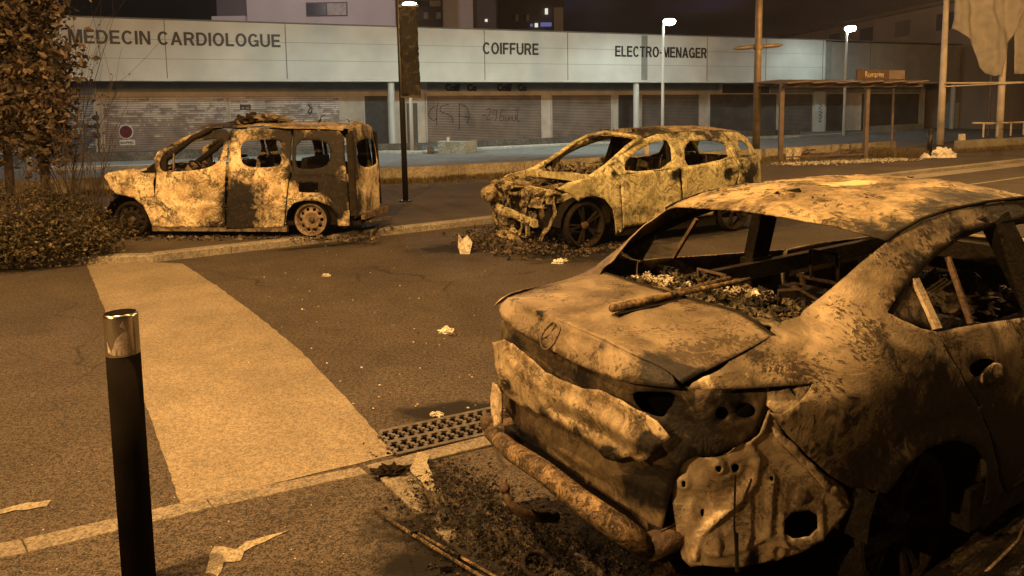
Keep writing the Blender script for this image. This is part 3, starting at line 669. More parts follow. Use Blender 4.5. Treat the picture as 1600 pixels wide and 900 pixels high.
def stroke_text(txt, x0, x1, zb, zt, y, mat, parent, name='lettering', t=.185, ext=.03):
    """bold grotesque capitals from straight bars and rings"""
    def rc(a, b, c, d): return [(a, b), (c, b), (c, d), (a, d)]
    def arc_(cx, cy, rx, ry, a0, a1, n=16): return ('arc', cx, cy, rx, ry, a0, a1, n)
    G = {'M': (.88, [rc(0,0,.18,1), rc(.70,0,.88,1), [(.06,1),(.26,1),(.52,0),(.36,0)], [(.82,1),(.62,1),(.36,0),(.52,0)]]),
      'E': (.67, [rc(0,0,.19,1), rc(.18,.83,.66,1), rc(.18,.42,.61,.58), rc(.18,0,.67,.17)]),
      'F': (.63, [rc(0,0,.19,1), rc(.18,.83,.63,1), rc(.18,.41,.57,.57)]),
      'D': (.76, [rc(0,0,.19,1), rc(.18,.83,.37,1), rc(.18,0,.37,.17), arc_(.36,.5,.40,.5,-90,90)]),
      'C': (.77, [arc_(.40,.5,.40,.515,40,320,22)]), 'I': (.19, [rc(0,0,.19,1)]), 'O': (.82, [arc_(.41,.5,.41,.515,0,360,30)]),
      'N': (.74, [rc(0,0,.18,1), rc(.56,0,.74,1), [(.02,1),(.21,1),(.72,0),(.53,0)]]),
      'A': (.82, [[(0,0),(.2,0),(.50,1),(.32,1)], [(.82,0),(.62,0),(.32,1),(.50,1)], rc(.2,.22,.62,.37)]),
      'R': (.76, [rc(0,0,.19,1), rc(.18,.83,.45,1), rc(.18,.40,.45,.56), arc_(.44,.70,.29,.30,-90,90), [(.36,.42),(.57,.42),(.76,0),(.54,0)]]),
      'L': (.60, [rc(0,0,.19,1), rc(.18,0,.60,.17)]), 'T': (.66, [rc(0,.83,.66,1), rc(.235,0,.425,.84)]),
      'G': (.79, [arc_(.40,.5,.40,.515,40,322,22), rc(.43,.37,.78,.52), rc(.62,.02,.78,.38)]),
      'U': (.74, [rc(0,.32,.185,1), rc(.555,.32,.74,1), arc_(.37,.34,.37,.355,180,360)]), '-': (.30, [rc(0,.35,.30,.50)]), ' ': (.26, [])}
    tot = sum(G[c][0]+.11 for c in txt)-.11; sx = (x1-x0)/tot; h = zt-zb; m = MB(); X = 0; k = 0
    for c in txt:
        for p in G[c][1]:
            k += 1; yy = y-(k % 5)*.003
            if p[0] == 'arc':
                _, cx, cy, rx, ry, a0, a1, n = p; vs = []
                for i in range(n+1):
                    a = R(a0+(a1-a0)*i/n)
                    for r1, r2 in ((rx, ry), (rx-.19, ry-.17)):
                        for d in (0, ext): vs.append((x0+(X+cx+r1*math.cos(a))*sx, yy+d-ext, zb+(cy+r2*math.sin(a))*h))
                fs = []
                for i in range(n):
                    b = i*4; fs += [(b, b+4, b+6, b+2), (b+1, b, b+4, b+5)[::1], (b+2, b+6, b+7, b+3)]
                m.add(vs, fs)
            else:
                n = len(p); vs = [(x0+(X+a)*sx, yy-ext, zb+b*h) for a, b in p]+[(x0+(X+a)*sx, yy, zb+b*h) for a, b in p]
                m.add(vs, [tuple(range(n))]+[(i, (i+1) % n, n+(i+1) % n, n+i) for i in range(n)])
        X += G[c][0]+.11
    return m.build(name, mat, parent)
def fstroke(txt, px0, px1, yt, yb):
    x0, zt = bl(px0, yt); x1 = bl(px1, yt)[0]; zb = bl(px0, yb)[1]; stroke_text(txt, x0, x1, zb, zt, -.012, M['letter'], arc)
fstroke('MEDECIN CARDIOLOGUE', 106, 437, 45.5, 67.5)
fstroke('COIFFURE', 754, 841, 66, 84.5)
fstroke('ELECTRO-MENAGER', 961, 1104, 71.5, 88.5)
for w_, a_, b_ in (('Coiff', 696, 719), ('Co', 730, 745), ('Coiff', 777, 800), ('Co', 809, 823)): fletters(w_, a_, b_, 131, 142.5, DEP, .05, off_=.045, ext=.05)
def graf(strokes, sc, ox, oy, r=.03, dep=DEP, y=.04, mat='letter', name='graffiti'):
    m = MB()
    for st in strokes:
        pts = []
        for x, yy in st:
            X, Z = bl(ox+x/sc, oy+yy/sc, dep); pts.append(Vector((X, dep+y, Z)))
        P = [pts[0]]
        for i in range(len(pts)-1):
            p0, p1, p2, p3 = pts[max(i-1, 0)], pts[i], pts[i+1], pts[min(i+2, len(pts)-1)]
            for k in range(1, 5):
                t = k/4; P.append(.5*((2*p1)+(p2-p0)*t+(2*p0-5*p1+4*p2-p3)*t*t+(3*p1-3*p2+p3-p0)*t**3))
        vs = []; 
        for i, p in enumerate(P):
            d = (P[min(i+1, len(P)-1)]-P[max(i-1, 0)]); n = Vector((-d.z, 0, d.x)); n = n.normalized()*r if n.length > 0 else Vector((r, 0, 0)); vs += [p+n, p-n]
        m.add(vs, [(2*i, 2*i+2, 2*i+3, 2*i+1) for i in range(len(P)-1)])
    m.build(name, M[mat], arc)
graf([[(180,205),(145,228),(135,268),(165,303),(188,292)],[(200,180),(190,230),(190,340)],[(275,192),(225,202),(215,238),(262,258),(298,285),(300,320)],[(345,180),(347,260),(347,370)],[(345,190),(395,210),(415,270),(400,325)],[(335,272),(380,276),(432,286)]], 4.444, 640, 120, .028)
graf([[(505,270),(535,266)],[(535,232),(556,220),(562,248),(535,296),(580,290)],[(603,238),(583,232),(580,258),(604,256),(606,228),(603,290),(588,303)],[(642,222),(626,298),(648,303),(655,274),(632,276)],[(672,268),(664,298),(688,296),(692,270),(694,303)],[(708,268),(706,300)],[(716,266),(718,302),(734,300),(740,262),(742,306)],[(750,222),(752,300),(765,308)],[(640,232),(690,236),(748,232)]], 4.444, 640, 120, .022)
graf([[(1480,330),(1505,345),(1480,365),(1500,380)],[(1475,395),(1508,400),(1480,425),(1510,430)],[(1475,450),(1500,445),(1478,480),(1505,470)]], 5.293, 1000, 100, .03, DEP-.25, -.01)
graf([[(470,0),(482,20),(470,45),(485,60)],[(478,15),(492,25),(488,50)],[(465,52),(495,48)]], 3.8, 358, 163, .04)
graf([[(0,0),(30,2),(60,0)],[(0,12),(25,10),(62,14)],[(0,26),(33,24),(60,28)],[(4,0),(6,28)],[(30,0),(30,28)],[(58,0),(60,28)]], 3.8, 375, 164, .05)
# poster traces on the doorway, red white door plate
# no-parking sign with plate on a post in front of the plinth
sp = at(200, 250); t = thing('no_parking_sign', 'round red and blue no parking sign with small white plate on a grey post', 'sign', sp)
MB().tube([(0, 0, 0), (0, 0, 1.75)], .04, 10).build('post', M['walld'], t, True)
pc = atY(197, 206, sp.y-.08); rr = 11.2/1148*sp.y; cz = pc.z; cx = pc.x-sp.x
M['signw'] = plain('sign_white', (.65, .62, .60), .4, bump=0); M['signr'] = plain('sign_red', (.16, .03, .035), .4, bump=0); M['signb'] = plain('sign_blue', (.09, .03, .05), .4, bump=0)
MB().lathe([(0, 0), (rr, 0), (rr, -.03), (0, -.03)], 28, 'y', (cx, -.06, cz)).build('sign_disc', M['signw'], t)
MB().lathe([(0, 0), (rr*.86, 0), (rr*.86, -.01), (0, -.01)], 28, 'y', (cx, -.092, cz)).build('sign_face', M['signb'], t)
MB().box((cx, -.11, cz), (rr*1.6, .012, rr*.22), Matrix.Rotation(R(45), 3, 'Y')).box((cx, -.116, cz), (rr*1.6, .012, rr*.22), Matrix.Rotation(R(-45), 3, 'Y')).lathe([(rr*.86, 0), (rr*.68, -.012), (rr*.86, -.012)], 28, 'y', (cx, -.1, cz)).build('red_cross', M['signr'], t)
MB().box((cx+.02, -.06, cz-rr-.16), (rr*2.1, .03, .24)).build('lower_plate', M['signw'], t)
letters('RAPPEL', cx-.28, cx+.32, cz-rr-.22, cz-rr-.11, -.078, M['letter'], t, 'plate_lettering', .01, .006)
# little signal post with three hooded lamps, seen from the side
sp = at(156, 246); t = thing('signal_post', 'thin post with three black hooded signal lamps seen from the side beside the tree', 'traffic light', sp)
MB().tube([(0, 0, 0), (0, 0, 2.3)], .045, 8).build('post', M['dark'], t)
for py in (184, 197, 212):
    z = atY(150, py, sp.y).z; MB().tube([(-.22, 0, z), (-.05, 0, z), (.05, 0, z)], [.08, .16, .14], 10).build('lamp_hood', M['dark'], t)
# ------------------------------------------------------------------ buildings behind the arcade
M['blockw'] = plain('block_wall', (.46, .43, .45), .8, 0, .1, .3); M['blockd'] = plain('block_wall_dark', (.10, .09, .10), .8, 0, .2, .3)
M['glass'] = plain('dark_glass', (.03, .03, .04), .25, 0, .3, 1, 0)
M['curt'] = plain('curtain', (.38, .36, .36), .8, 0, .2, 4)
def bx2(m, x0, x1, y0, y1, z0, z1): return m.box(((x0+x1)/2, (y0+y1)/2, (z0+z1)/2), (x1-x0, y1-y0, z1-z0))
def X_(px, Y): return atY(px, 100, Y).x
def Z_(py, px, Y): return atY(px, py, Y).z
def block(name, label, Y, px0, px1, ztop, mat, wins, depth=12, group=None, cat='building', lit=()):
    x0, x1 = X_(px0, Y), X_(px1, Y); t = thing(name, label, cat, (x0, Y, 0), 0, group)
    bx2(MB(), 0, x1-x0, 0, depth, 0, ztop).build('wall', mat, t)
    bx2(MB(), -.2, x1-x0+.2, -.2, depth+.2, ztop, ztop+.3).build('roof', M['blockd'], t)
    for (a, b, ya, yb) in wins:
        wx0, wx1 = X_(a, Y)-x0, X_(b, Y)-x0; wz1, wz0 = Z_(ya, a, Y), Z_(yb, a, Y)
        for k in range(4):
            z0, z1 = wz0+k*3, wz1+k*3
            if z1 > ztop-.3: break
            fr = bx2(MB(), wx0, wx1, -.06, .02, z0, z1).build('window', M['blockd'], t)
            bx2(MB(), wx0+.08, (wx0+wx1)/2-.05, -.09, -.05, z0+.1, z1-.1).build('pane', M['glass'], fr)
            bx2(MB(), (wx0+wx1)/2+.05, wx1-.08, -.09, -.05, z0+.1, z1-.1).build('pane', M['curt'] if k % 2 == 0 else M['glass'], fr)
    return t, x0
t1, _ = block('apartment_block', 'pale apartment block rising behind the fascia left of the dark lamp pole', 66, 390, 620, 26, M['blockw'], [(482, 546, 4, 26)])
x0 = X_(338, 66)-_; w = X_(390, 66)-_
b_ = bx2(MB(), x0, -.02, .8, 10, 0, 26).build('recessed_wall', M['blockd'], t1)
for k in range(5): bx2(MB(), x0, -.05, -.5, .8, Z_(38, 370, 66)+k*3-.1, Z_(26, 370, 66)+k*3).build('balcony', M['blockw'], t1)
t2, _ = block('tower_block', 'dark tower with window bands directly right of the lamp pole', 78, 648, 776, 34, M['blockd'], [(655, 672, 18, 31), (674, 692, 18, 31), (655, 692, 0, 12)])
bx2(MB(), X_(695, 78)-_, X_(741, 78)-_, -.8, .5, 0, 34).build('pale_wall', M['blockw'], t2)
t3, x3 = block('tower_block', 'far dark tower with a few lit windows above the hairdresser sign', 120, 782, 880, 1.91+(172-8)/1148*120+.5, M['blockd'], [(800, 812, 22, 34), (818, 828, 22, 34)], group=None)
bx2(MB(), X_(866, 120)-x3, X_(880, 120)-x3+.02, -.5, .5, 0, 18.6).build('pale_wall', M['blockw'], t3)
M['litw'] = emis('lit_window', (1., .93, .75), .7); M['litb'] = emis('lit_window_blue', (.4, .4, 1.), .22)
for (a, b, ya, yb, mt) in ((852, 856.5, 14, 23, 'litw'), (836, 841, 37, 43, 'litw'), (829, 833, 38, 42, 'litb'), (845, 862, 36, 42, 'litb'), ):
    bx2(MB(), X_(a, 120)-x3, X_(b, 120)-x3, -.7, -.4, Z_(yb, a, 120), Z_(ya, a, 120)).build('lit_window', M[mt], t3)
lw = bx2(MB(), X_(759, 78)-_, X_(763, 78)-_, -.1, .1, Z_(34, 760, 78), Z_(30, 760, 78)).build('lit_window', M['litw'], t2)
# long dim hall behind the arcade, right
M['dimw'] = plain('dim_wall', (.34, .27, .22), .8, 0, .2, .2); M['dimw2'] = plain('dim_wall_pale', (.19, .155, .13), .8, 0, .2, .2)
th = thing('long_hall', 'long dim brown building climbing behind the right end of the arcade', 'building', (0, 0, 0))
A = atY(1075, 60, 130); B_ = atY(1560, 60, 62); dAB = (B_-A); dAB.z = 0; nAB = Vector((-dAB.y, dAB.x, 0)).normalized()
zA = Z_(50, 1075, 130); zB = Z_(-12, 1560, 62)
A.z = B_.z = 0
MB().add([A, B_, B_+nAB*14, A+nAB*14, A+Vector((0, 0, zB)), B_+Vector((0, 0, zB)), B_+nAB*14+Vector((0, 0, zB)), A+nAB*14+Vector((0, 0, zB))], [(0,1,5,4),(1,2,6,5),(2,3,7,6),(3,0,4,7),(4,5,6,7)]).build('wall', M['dimw'], th)
dn = dAB.normalized(); Ltot = dAB.length
for row in range(3):
    for k in range(11):
        f = .06+.085*k; c = A+dAB*f-nAB*.06; z = zB-1.6-row*3.1
        if z < 5: continue
        MB().bar(c-dn*1.1+Vector((0, 0, z)), c+dn*1.1+Vector((0, 0, z)), .1, 1.5).build('window', M['blockd'] if (k+row) % 3 else M['dimw2'], th)
MB().bar(A+Vector((0, 0, zB+.1))-nAB*.2, B_+Vector((0, 0, zB+.1))-nAB*.2, .5, .35).build('roof_edge', M['dimw2'], th)
for (f, h, w_) in (): MB().bar(A+dAB*f+nAB*4+Vector((0, 0, zB+h/2)), A+dAB*f+nAB*4+dn*w_+Vector((0, 0, zB+h/2)), 4, h).build('roof_plant', M['dimw'], th)
# far right backdrop: dark hall with columns beyond the arcade end
tr = thing('dark_hall', 'dark building with pillars beyond the flag poles at the far right', 'building', atY(1500, 190, 74))
o = tr.location; 
def rb(m, px0, px1, Y, y0, z0, z1): return bx2(m, X_(px0, Y)-o.x, X_(px1, Y)-o.x, y0, y0+.6, z0, z1)
rb(MB(), 1440, 1800, 86, 12, 0, 11).build('wall', M['blockd'], tr); rb(MB(), 1500, 1800, 74, 0, 5.2, 10).build('upper_wall', M['dimw'], tr)
for px in (1487, 1520, 1640): rb(MB(), px, px+7, 74, 0, 0, 5.2).build('column', M['dimw2'], tr)
for px, py in ((1562, 167), (1575, 171), (1593, 169), (1524, 103)):
    p = atY(px, py, 73.5)-o; MB().box(p, (.35, .1, .25)).build('lit_window', M['litb'] if px < 1590 and py > 110 else emis('dim_sign', (1, .95, .9), .25), tr)
# far parked car and pale hut
def farcar(px, py, Y, label, col, w=4.2, flip=1):
    p = atY(px, py, Y); p.z = 0; t = thing('parked_car', label, 'car', p, 0)
    prof = [(-2.1, .45), (-2.05, .85), (-1.3, 1.0), (-.7, 1.55), (1.2, 1.62), (1.9, 1.1), (2.1, .95), (2.1, .4)]
    m = MB(); m.m = Matrix.Rotation(R(90), 4, 'X'); m.prism([(x*flip, z) for x, z in (prof if flip > 0 else prof[::-1])], -.85, .85); m.build('body', col, t, bev=.05)
    m = MB(); m.m = Matrix.Rotation(R(90), 4, 'X'); m.prism([(x*flip, z) for x, z in [(-1.1, 1.03), (-.6, 1.48), (1.1, 1.53), (1.55, 1.08)]], -.87, .87); m.build('window', M['glass'], t)
    for x in (-1.3, 1.3):
        for y in (-.8, .8): MB().lathe([(0, -.1), (.33, -.1), (.33, .1), (0, .1)], 16, 'y', (x, y, .33)).build('wheel', M['hole'], t)
    for y in (-.6, .6): MB().box((-2.1*flip, y, .78), (.06, .3, .14)).build('headlight', M['white'], t)
    return t
M['carw'] = plain('car_white', (.22, .23, .26), .35, 0, .05, 2, 0)
farcar(1447, 188, 76, 'white car parked in the dark behind the left flag pole', M['carw'])
hp = atY(1490, 190, 66); hp.z = 0
t = thing('pale_hut', 'small pale blue hut beyond the parked white car', 'hut', hp); x1 = X_(1512, 66)-hp.x
bx2(MB(), 0, x1, 0, 2, 0, 2.15).build('wall', M['bluew2'] if 'bluew2' in M else M.setdefault('bluew2', plain('hut_wall', (.42, .50, .56), .6)), t); MB().prism([(-.1, 0), (x1+.1, 0), (x1+.1, 2.1), (-.1, 2.1)], 2.15, 2.3).build('roof', M['blockw'], t)

# ------------------------------------------------------------------ street lamps of the parking, white light
M['lampw'] = plain('white_pole', (.62, .66, .64), .5, 0, .05, 2, 0)
point_light('lamp_or_fill_light', (-17, 50, 14), 3000, (1., .86, .84), .3)  # unseen light added to brighten the apartment block wall
M['glow'] = emis('lamp_glow', (.90, 1., .98), 60.)
def lamp(label, base, top, r, watts, arm=.5, post=True):
    """base and top as pixels; both stand on one vertical line"""
    Bp = at(*base); T = atY(*top, Bp.y); t = thing('street_lamp', label, 'street lamp', Bp, 0, 'white street lamps of the parking')
    h = T.z-.1; dx = T.x-Bp.x
    MB().tube([(0, 0, 0), (0, 0, h*.5), (0, 0, h-.25), (dx*.25, 0, h-.02), (dx*.6, 0, h+.06)], [r, r*.85, r*.7, r*.6, r*.5], 10).build('pole', M['lampw'], t, True)
    MB().lathe([(0, .12), (.16, .08), (.30, .0), (.30, -.03)], 18, 'z', (dx, 0, h+.1)).build('lamp_head', M['walld'], t, True)
    MB().lathe([(.32, -.03), (.38, -.14), (.30, -.30), (0, -.38)], 18, 'z', (dx, 0, h+.1)).build('lamp_bulb', M['glow'], t, True)  # bulb enlarged to stand in for its bloom
    L_ = point_light('lamp_or_fill_light', (Bp.x+dx, Bp.y-.1, h-.12), watts*1.1, COOL, .2, 142, (Bp.x+dx, Bp.y+4.5, 0)); return t, Bp, T
lamp('white street lamp on a thin pole in front of the household appliance sign', (1035, 222), (1046, 30), .11, 4700)
lamp('white street lamp behind the bus shelter', (1318, 212), (1329, 41), .11, 4700)
lamp('white street lamp on a leaning pale pole just right of the dark banner pole', (644, 238), (640, 4), .10, 5600)
lamp('white street lamp hidden behind the tree at the left edge', (46, 262), (26, -26), .10, 3300)
point_light('lamp_or_fill_light', (-9, 31.5, 8.5), 1700, COOL, .2, 142, (-9, 36, 0))  # this and the next
point_light('lamp_or_fill_light', (4.5, 37.5, 8.5), 2000, COOL, .2, 142, (4.5, 42, 0))

# ------------------------------------------------------------------ posts, banner, bus stop, flags
M['blackp'] = plain('black_pole', (.012, .011, .010), .45, 0, .3, 4)
M['steelp'] = plain('brown_steel_pole', (.20, .15, .10), .5, .3, .35, 3)
M['shelt'] = plain('shelter_metal', (.17, .13, .11), .5, .3, .25, 3)
M['polew'] = plain('flag_pole_paint', (.66, .58, .48), .6, 0, .3, 1.3)
bp_ = at(634, 315, .1); t = thing('banner_pole', 'tall thin black pole carrying a scorched vertical banner panel', 'pole', bp_)
MB().tube([(0, 0, 0), (-.02, 0, 2.6), (-.05, 0, 6.4)], [.062, .055, .05], 10).build('pole', M['blackp'], t, True)
MB().lathe([(0, .03), (.14, .03), (.14, 0)], 12).build('base_plate', M['blackp'], t)
pz1, pz0 = atY(640, 10, bp_.y).z-.1, atY(640, 151, bp_.y).z-.1; xa, xb = atY(627, 80, bp_.y).x-bp_.x, atY(654, 80, bp_.y).x-bp_.x
O = [(xa, pz0+.02), (xb+.03, pz0), (xb+.01, (pz0+pz1)/2), (xb-.0, pz1), (xa-.02, pz1)]
V2, T = flat_mesh(O, [], .06, rag=.03); M['banner'] = burnt('scorched_banner', (.10, .088, .078), (.025, .021, .021), char=(.008, .007, .007), sc=2.2, contour=.5, speck=.4, wear=.7, bump=.6)
mk('banner_panel', [(x, -.07+.04*noise.noise(Vector((x*3, z*2, 0))), z) for x, z in V2], T, M['banner'], t, True, [.66]*len(V2), .012)
for z_ in (pz0, pz1): MB().box(((xa+xb)/2, -.05, z_), (xb-xa+.06, .05, .05)).build('banner_rail', M['blackp'], t)
# steel pole with two flat arms
bp_ = at(1181, 247, .1); t = thing('steel_pole', 'tall brown steel pole with two flat blade arms, standing behind the burnt car roof', 'pole', bp_)
MB().tube([(0, 0, 0), (.0, 0, 3), (.0, 0, 10.)], [.14, .13, .115], 14).build('pole', M['steelp'], t, True)
zc = atY(1183, 73, bp_.y).z-.1
for s in (-1, 1):
    MB().tube([(.05*s, 0, zc), (.35*s, .02*s, zc+.02*s), (.75*s, .04*s, zc+.05*s), (.95*s, .05*s, zc+.06*s)], [.05, .075, .075, .02], 10).build('blade_arm', M['steelp'], t, True)
MB().lathe([(.13, zc-.1), (.17, zc-.1), (.17, zc+.1), (.13, zc+.1)], 14).build('collar', M['steelp'], t)
# bus shelter
P1 = at(1219, 251, .1); P2 = at(1352, 246, .1); P3 = at(1430, 240, .1)
q1, q3 = at(1270, 251, .1), at(1405, 236, .1)
t = thing('bus_shelter', 'bus shelter with brown metal posts, slanted roof slats and broken out panes', 'bus shelter', P1)
dS = (P2-P1); LS = dS.length; dS.normalize(); nS = Vector((-dS.y, dS.x, 0)); hs = 2.62
def sp_(a, b, z): return dS*a+nS*b+Vector((0, 0, z))
Lf = LS*1.62
for a, b, w in ((0, 0, .14), (LS, 0, .13), (.95, 1.15, .06), (LS+.95, 1.15, .06), (Lf, 1.15, .06)):
    MB().bar(sp_(a, b, 0), sp_(a, b, hs-.02), w, w).build('post', M['shelt'], t)
MB().bar(sp_(-.15, -.1, hs+.02), sp_(Lf+.1, -.1, hs+.02), .1, .12).bar(sp_(-.15, 1.25, hs+.1), sp_(Lf+.1, 1.25, hs+.1), .1, .1).build('roof_beam', M['shelt'], t)
m = MB(); n = 6
for k in range(n):
    a0, a1 = -.1+(Lf+.2)*k/n, -.1+(Lf+.2)*(k+.96)/n
    m.add([sp_(a0, -.45, hs+.08), sp_(a1, -.45, hs+.16), sp_(a1, 1.5, hs+.26), sp_(a0, 1.5, hs+.18), sp_(a0, -.45, hs+.13), sp_(a1, -.45, hs+.21), sp_(a1, 1.5, hs+.31), sp_(a0, 1.5, hs+.23)], [(3,2,1,0),(4,5,6,7),(0,1,5,4),(1,2,6,5),(2,3,7,6),(3,0,4,7)])
m.build('roof', M['shelt'], t)
MB().bar(sp_(0, .02, .12), sp_(LS, .02, .12), .05, .06).bar(sp_(.95, 1.17, .12), sp_(Lf, 1.17, .12), .05, .06).build('bottom_rail', M['shelt'], t)
M['signbr'] = plain('stop_sign_brown', (.07, .035, .018), .5, 0, .1, 2, 0); M['stoptext'] = plain('sign_text_cream', (.5, .42, .3), .5, bump=0)
zs0, zs1 = hs+.26, hs+.62; a0 = LS*.93; 
MB().bar(sp_(a0, .3, (zs0+zs1)/2), sp_(a0+1.45, .3, (zs0+zs1)/2), .08, zs1-zs0).build('stop_sign', M['signbr'], t)
MB().bar(sp_(a0+1.46, .3, (zs0+zs1)/2), sp_(a0+2.2, .3, (zs0+zs1)/2), .08, zs1-zs0-.04).build('route_board', M['shelt'], t)
tx = thing('x', None, None); 
ro = letters('Romarins', .35, 1.2, zs0+.06, zs1-.06, 0, M['stoptext'], t, 'stop_lettering', .01, .01)
bpy.data.objects.remove(tx)
ro.location = sp_(a0, .25, 0); ro.rotation_euler = (0, 0, math.atan2(dS.y, dS.x))
mb = MB(); 
# bench toppled in the shelter, panels of glass fallen
for i, (px, py, an, l) in enumerate(((1243, 246, 20, .8), (1300, 247, 60, 1.5), (1330, 243, 20, 1.4))):
    p = at(px, py, .1); o = MB().bar((0, 0, .12), (l*math.cos(R(an)), l*math.sin(R(an))*.4, .28), .28, .05).bar((.1, 0, 0), (.2, .1, .25), .05).bar((l*.7, 0, .0), (l*.6, .1, .3), .05).build(('torn_board', 'broken_plank', 'broken_plank')[i], M['debris'], soot=.1)
    o.location = p; tag(o, ('pale torn board leaning inside the bus shelter', 'broken dark bench seat lying on the shelter floor', 'second dark bench piece between the rear shelter posts')[i], 'bench piece')
for i, (px, dx, lab) in enumerate(((1228, .12, 'tall white shard of board at the left foot of the bus shelter'), (1240, .25, 'second white shard leaning right beside the shelter foot'))):
    p = at(px, 249, .1); o = MB().add([(0, 0, 0), (.22, 0, 0), (.2+dx*.6, .1, .36), (dx*.3, .12, .44), (0, .05, 0), (.22, .05, 0)], [(0, 1, 2, 3), (5, 4, 3, 2)]).build('board_shard', M['palead'], soot=-.3)
    o.location = p; tag(o, lab, 'shard')
def along(pa, pb, w, z=.1):
    a, b = at(*pa, z), at(*pb, z)
    def f():
        t_ = random.random(); q = a.lerp(b, t_); q = q+Vector((random.gauss(0, .3), random.gauss(0, w), 0)); return (q.x, q.y, z+.01)
    return f
lumps('broken_glass', 1500, along((1222, 257), (1420, 249), .33), .02, .075, M['palead'], 'pale strip of broken safety glass along the foot of the bus shelter', 'glass', lambda: random.choice((-.4, -.4, .5)))
wallthing('low_white_wall', 'low whitish wall segment seen through the right panes of the bus shelter', [g2(1356, 208.5), g2(1442, 203)], .55, .2, 0, M['palek'])
# dark post and white post right of the shelter
p = at(1452, 243, .1); o = MB().tube([(0, 0, 0), (0, 0, .98)], .085, 12).lathe([(.095, .98), (.08, 1.04), (0, 1.05)], 12).build('bollard', M['blackp'], None, True); o.location = p; tag(o, 'short black post right of the bus shelter', 'bollard')
p = at(1502, 231, .1); o = MB().tube([(0, 0, 0), (0, 0, .62)], .15, 12).build('bollard', M['polew'], None, True); o.location = p; tag(o, 'stubby white post in the wall gap near the flag pole', 'bollard')
p = at(946, 262, .1); o = MB().tube([(0, 0, 0), (0, 0, .55)], .12, 12).lathe([(.13, .55), (.1, .6), (0, .62)], 12).build('bollard', M['polew'], None, True); o.location = at(1009, 248, .1); tag(o, 'stubby cream post seen through the open windows of the burnt estate car', 'bollard')
# white bag
def crumpled(name, loc, r, mat, label, cat, sq=.7, amp=.5, seed=0, soot=-.3, fr=2.5, parent=None, sub=4):
    bm = bmesh.new(); bmesh.ops.create_icosphere(bm, subdivisions=sub, radius=1)
    for v in bm.verts:
        n = v.co.copy(); d = 1+amp*noise.noise(n*fr+Vector((seed, 0, 0)))+amp*.5*abs(noise.noise(n*fr*2.3+Vector((0, seed, 0))))*-1.2+(amp*.35*noise.noise(n*fr*5+Vector((seed, seed, 0)))+amp*.22*noise.noise(n*fr*10) if sub > 4 else 0)
        v.co = Vector((n.x*r[0], n.y*r[1], max(-.15, n.z)*r[2]))*d
    me = bpy.data.meshes.new(name); bm.to_mesh(me); bm.free(); me.materials.append(mat)
    a = me.attributes.new('soot', 'FLOAT', 'POINT'); a.data.foreach_set('value', [soot+.35*noise.noise(v.co*6+Vector((seed, 3, 1))) for v in me.vertices])
    o = bpy.data.objects.new(name, me); C.objects.link(o); o.location = loc
    if parent: o.parent = parent
    else: tag(o, label, cat)
    return o
M['bag'] = plain('white_bag', (.72, .68, .58), .6, 0, .1, 6, .3, 20)
crumpled('plastic_bag', at(1475, 246, .1), (.42, .3, .32), M['bag'], 'crumpled white bag on the pavement right of the short black post', 'bag', seed=3)
crumpled('plastic_bag', at(1446, 247, .1), (.16, .15, .16), M['bag'], 'small white bag lying left of the short black post', 'bag', seed=9)
# flag poles with sagging cloth and rail
FY = 36.
def fpole(px, topdx, label, r=.15):
    b = atY(px, 214, FY); t = thing('flag_pole', label, 'flag pole', (b.x, FY, 0), 0); MB().tube([(0, 0, 0), (0, 0, 3), (0, 0, 8.2)], [r*1.15, r, r*.8], 14, wob=.06).build('pole', M['polew'], t, True); return b
b1 = fpole(1469, 0, 'weathered white flag pole nearest the bus shelter'); b2 = fpole(1561, 0, 'second white flag pole standing behind the metal barrier'); b3 = atY(1700, 214, FY)
o = MB().bar((b1.x, FY-.2, atY(1475, 130, FY).z), (b3.x, FY-.2, atY(1700, 128, FY).z), .07).bar((b1.x, FY-.24, atY(1475, 132, FY).z-.1), (b3.x, FY-.24, atY(1700, 124, FY).z), .05).build('crossbar', M['polew']); tag(o, 'pale horizontal double rail running between the flag poles', 'rail')
# banner cloth
def cloth():
    O = []
    for px, py in ((1489, -60), (1489, 44), (1500, 50), (1512, 60), (1524, 72), (1529, 90), (1532, 104), (1541, 114), (1553, 119), (1564, 117), (1567, 92), (1574, 76), (1585, 55), (1594, 30), (1600, 10), (1606, -60)):
        p = atY(px, py, FY-.35); O.append((p.x, p.z))
    V2, T = flat_mesh(O, [], .08, rag=.01); M['cloth'] = plain('banner_cloth', (.40, .375, .35), .85, 0, .15, 3.2, .15, 12); vs = []
    cx = atY(1545, 0, FY).x
    for x, z in V2:
        f = .16*math.sin((x-cx)*4.2+z*.8+1.5*noise.noise(Vector((x, z, 0))))+.12*noise.noise(Vector((x*1.2, z*.8, 1)))+.05*math.sin((x-cx)*11+(z-7)*1.2)
        vs.append((x-cx, -.35+f, z))
    o = mk('banner_cloth', vs, T, M['cloth'], None, True, None, .01); o.location = (cx, FY, 0); tag(o, 'large sagging torn grey banner cloth hanging between the flag poles', 'banner')
    O = []
    for px, py in ((1583, 115), (1583, 50), (1592, 20), (1600, -60), (1680, -60), (1690, 117)):
        p = atY(px, py, FY-.1); O.append((p.x-cx, p.z))
    V2, T = flat_mesh(O, [], .2); o = mk('banner_cloth', [(x, -.1+.1*math.sin(x*4), z) for x, z in V2], T, M['cloth'], None, True, None, .01); o.location = (cx, FY, 0); tag(o, 'second grey banner cloth cut off by the right picture edge', 'banner')
cloth()
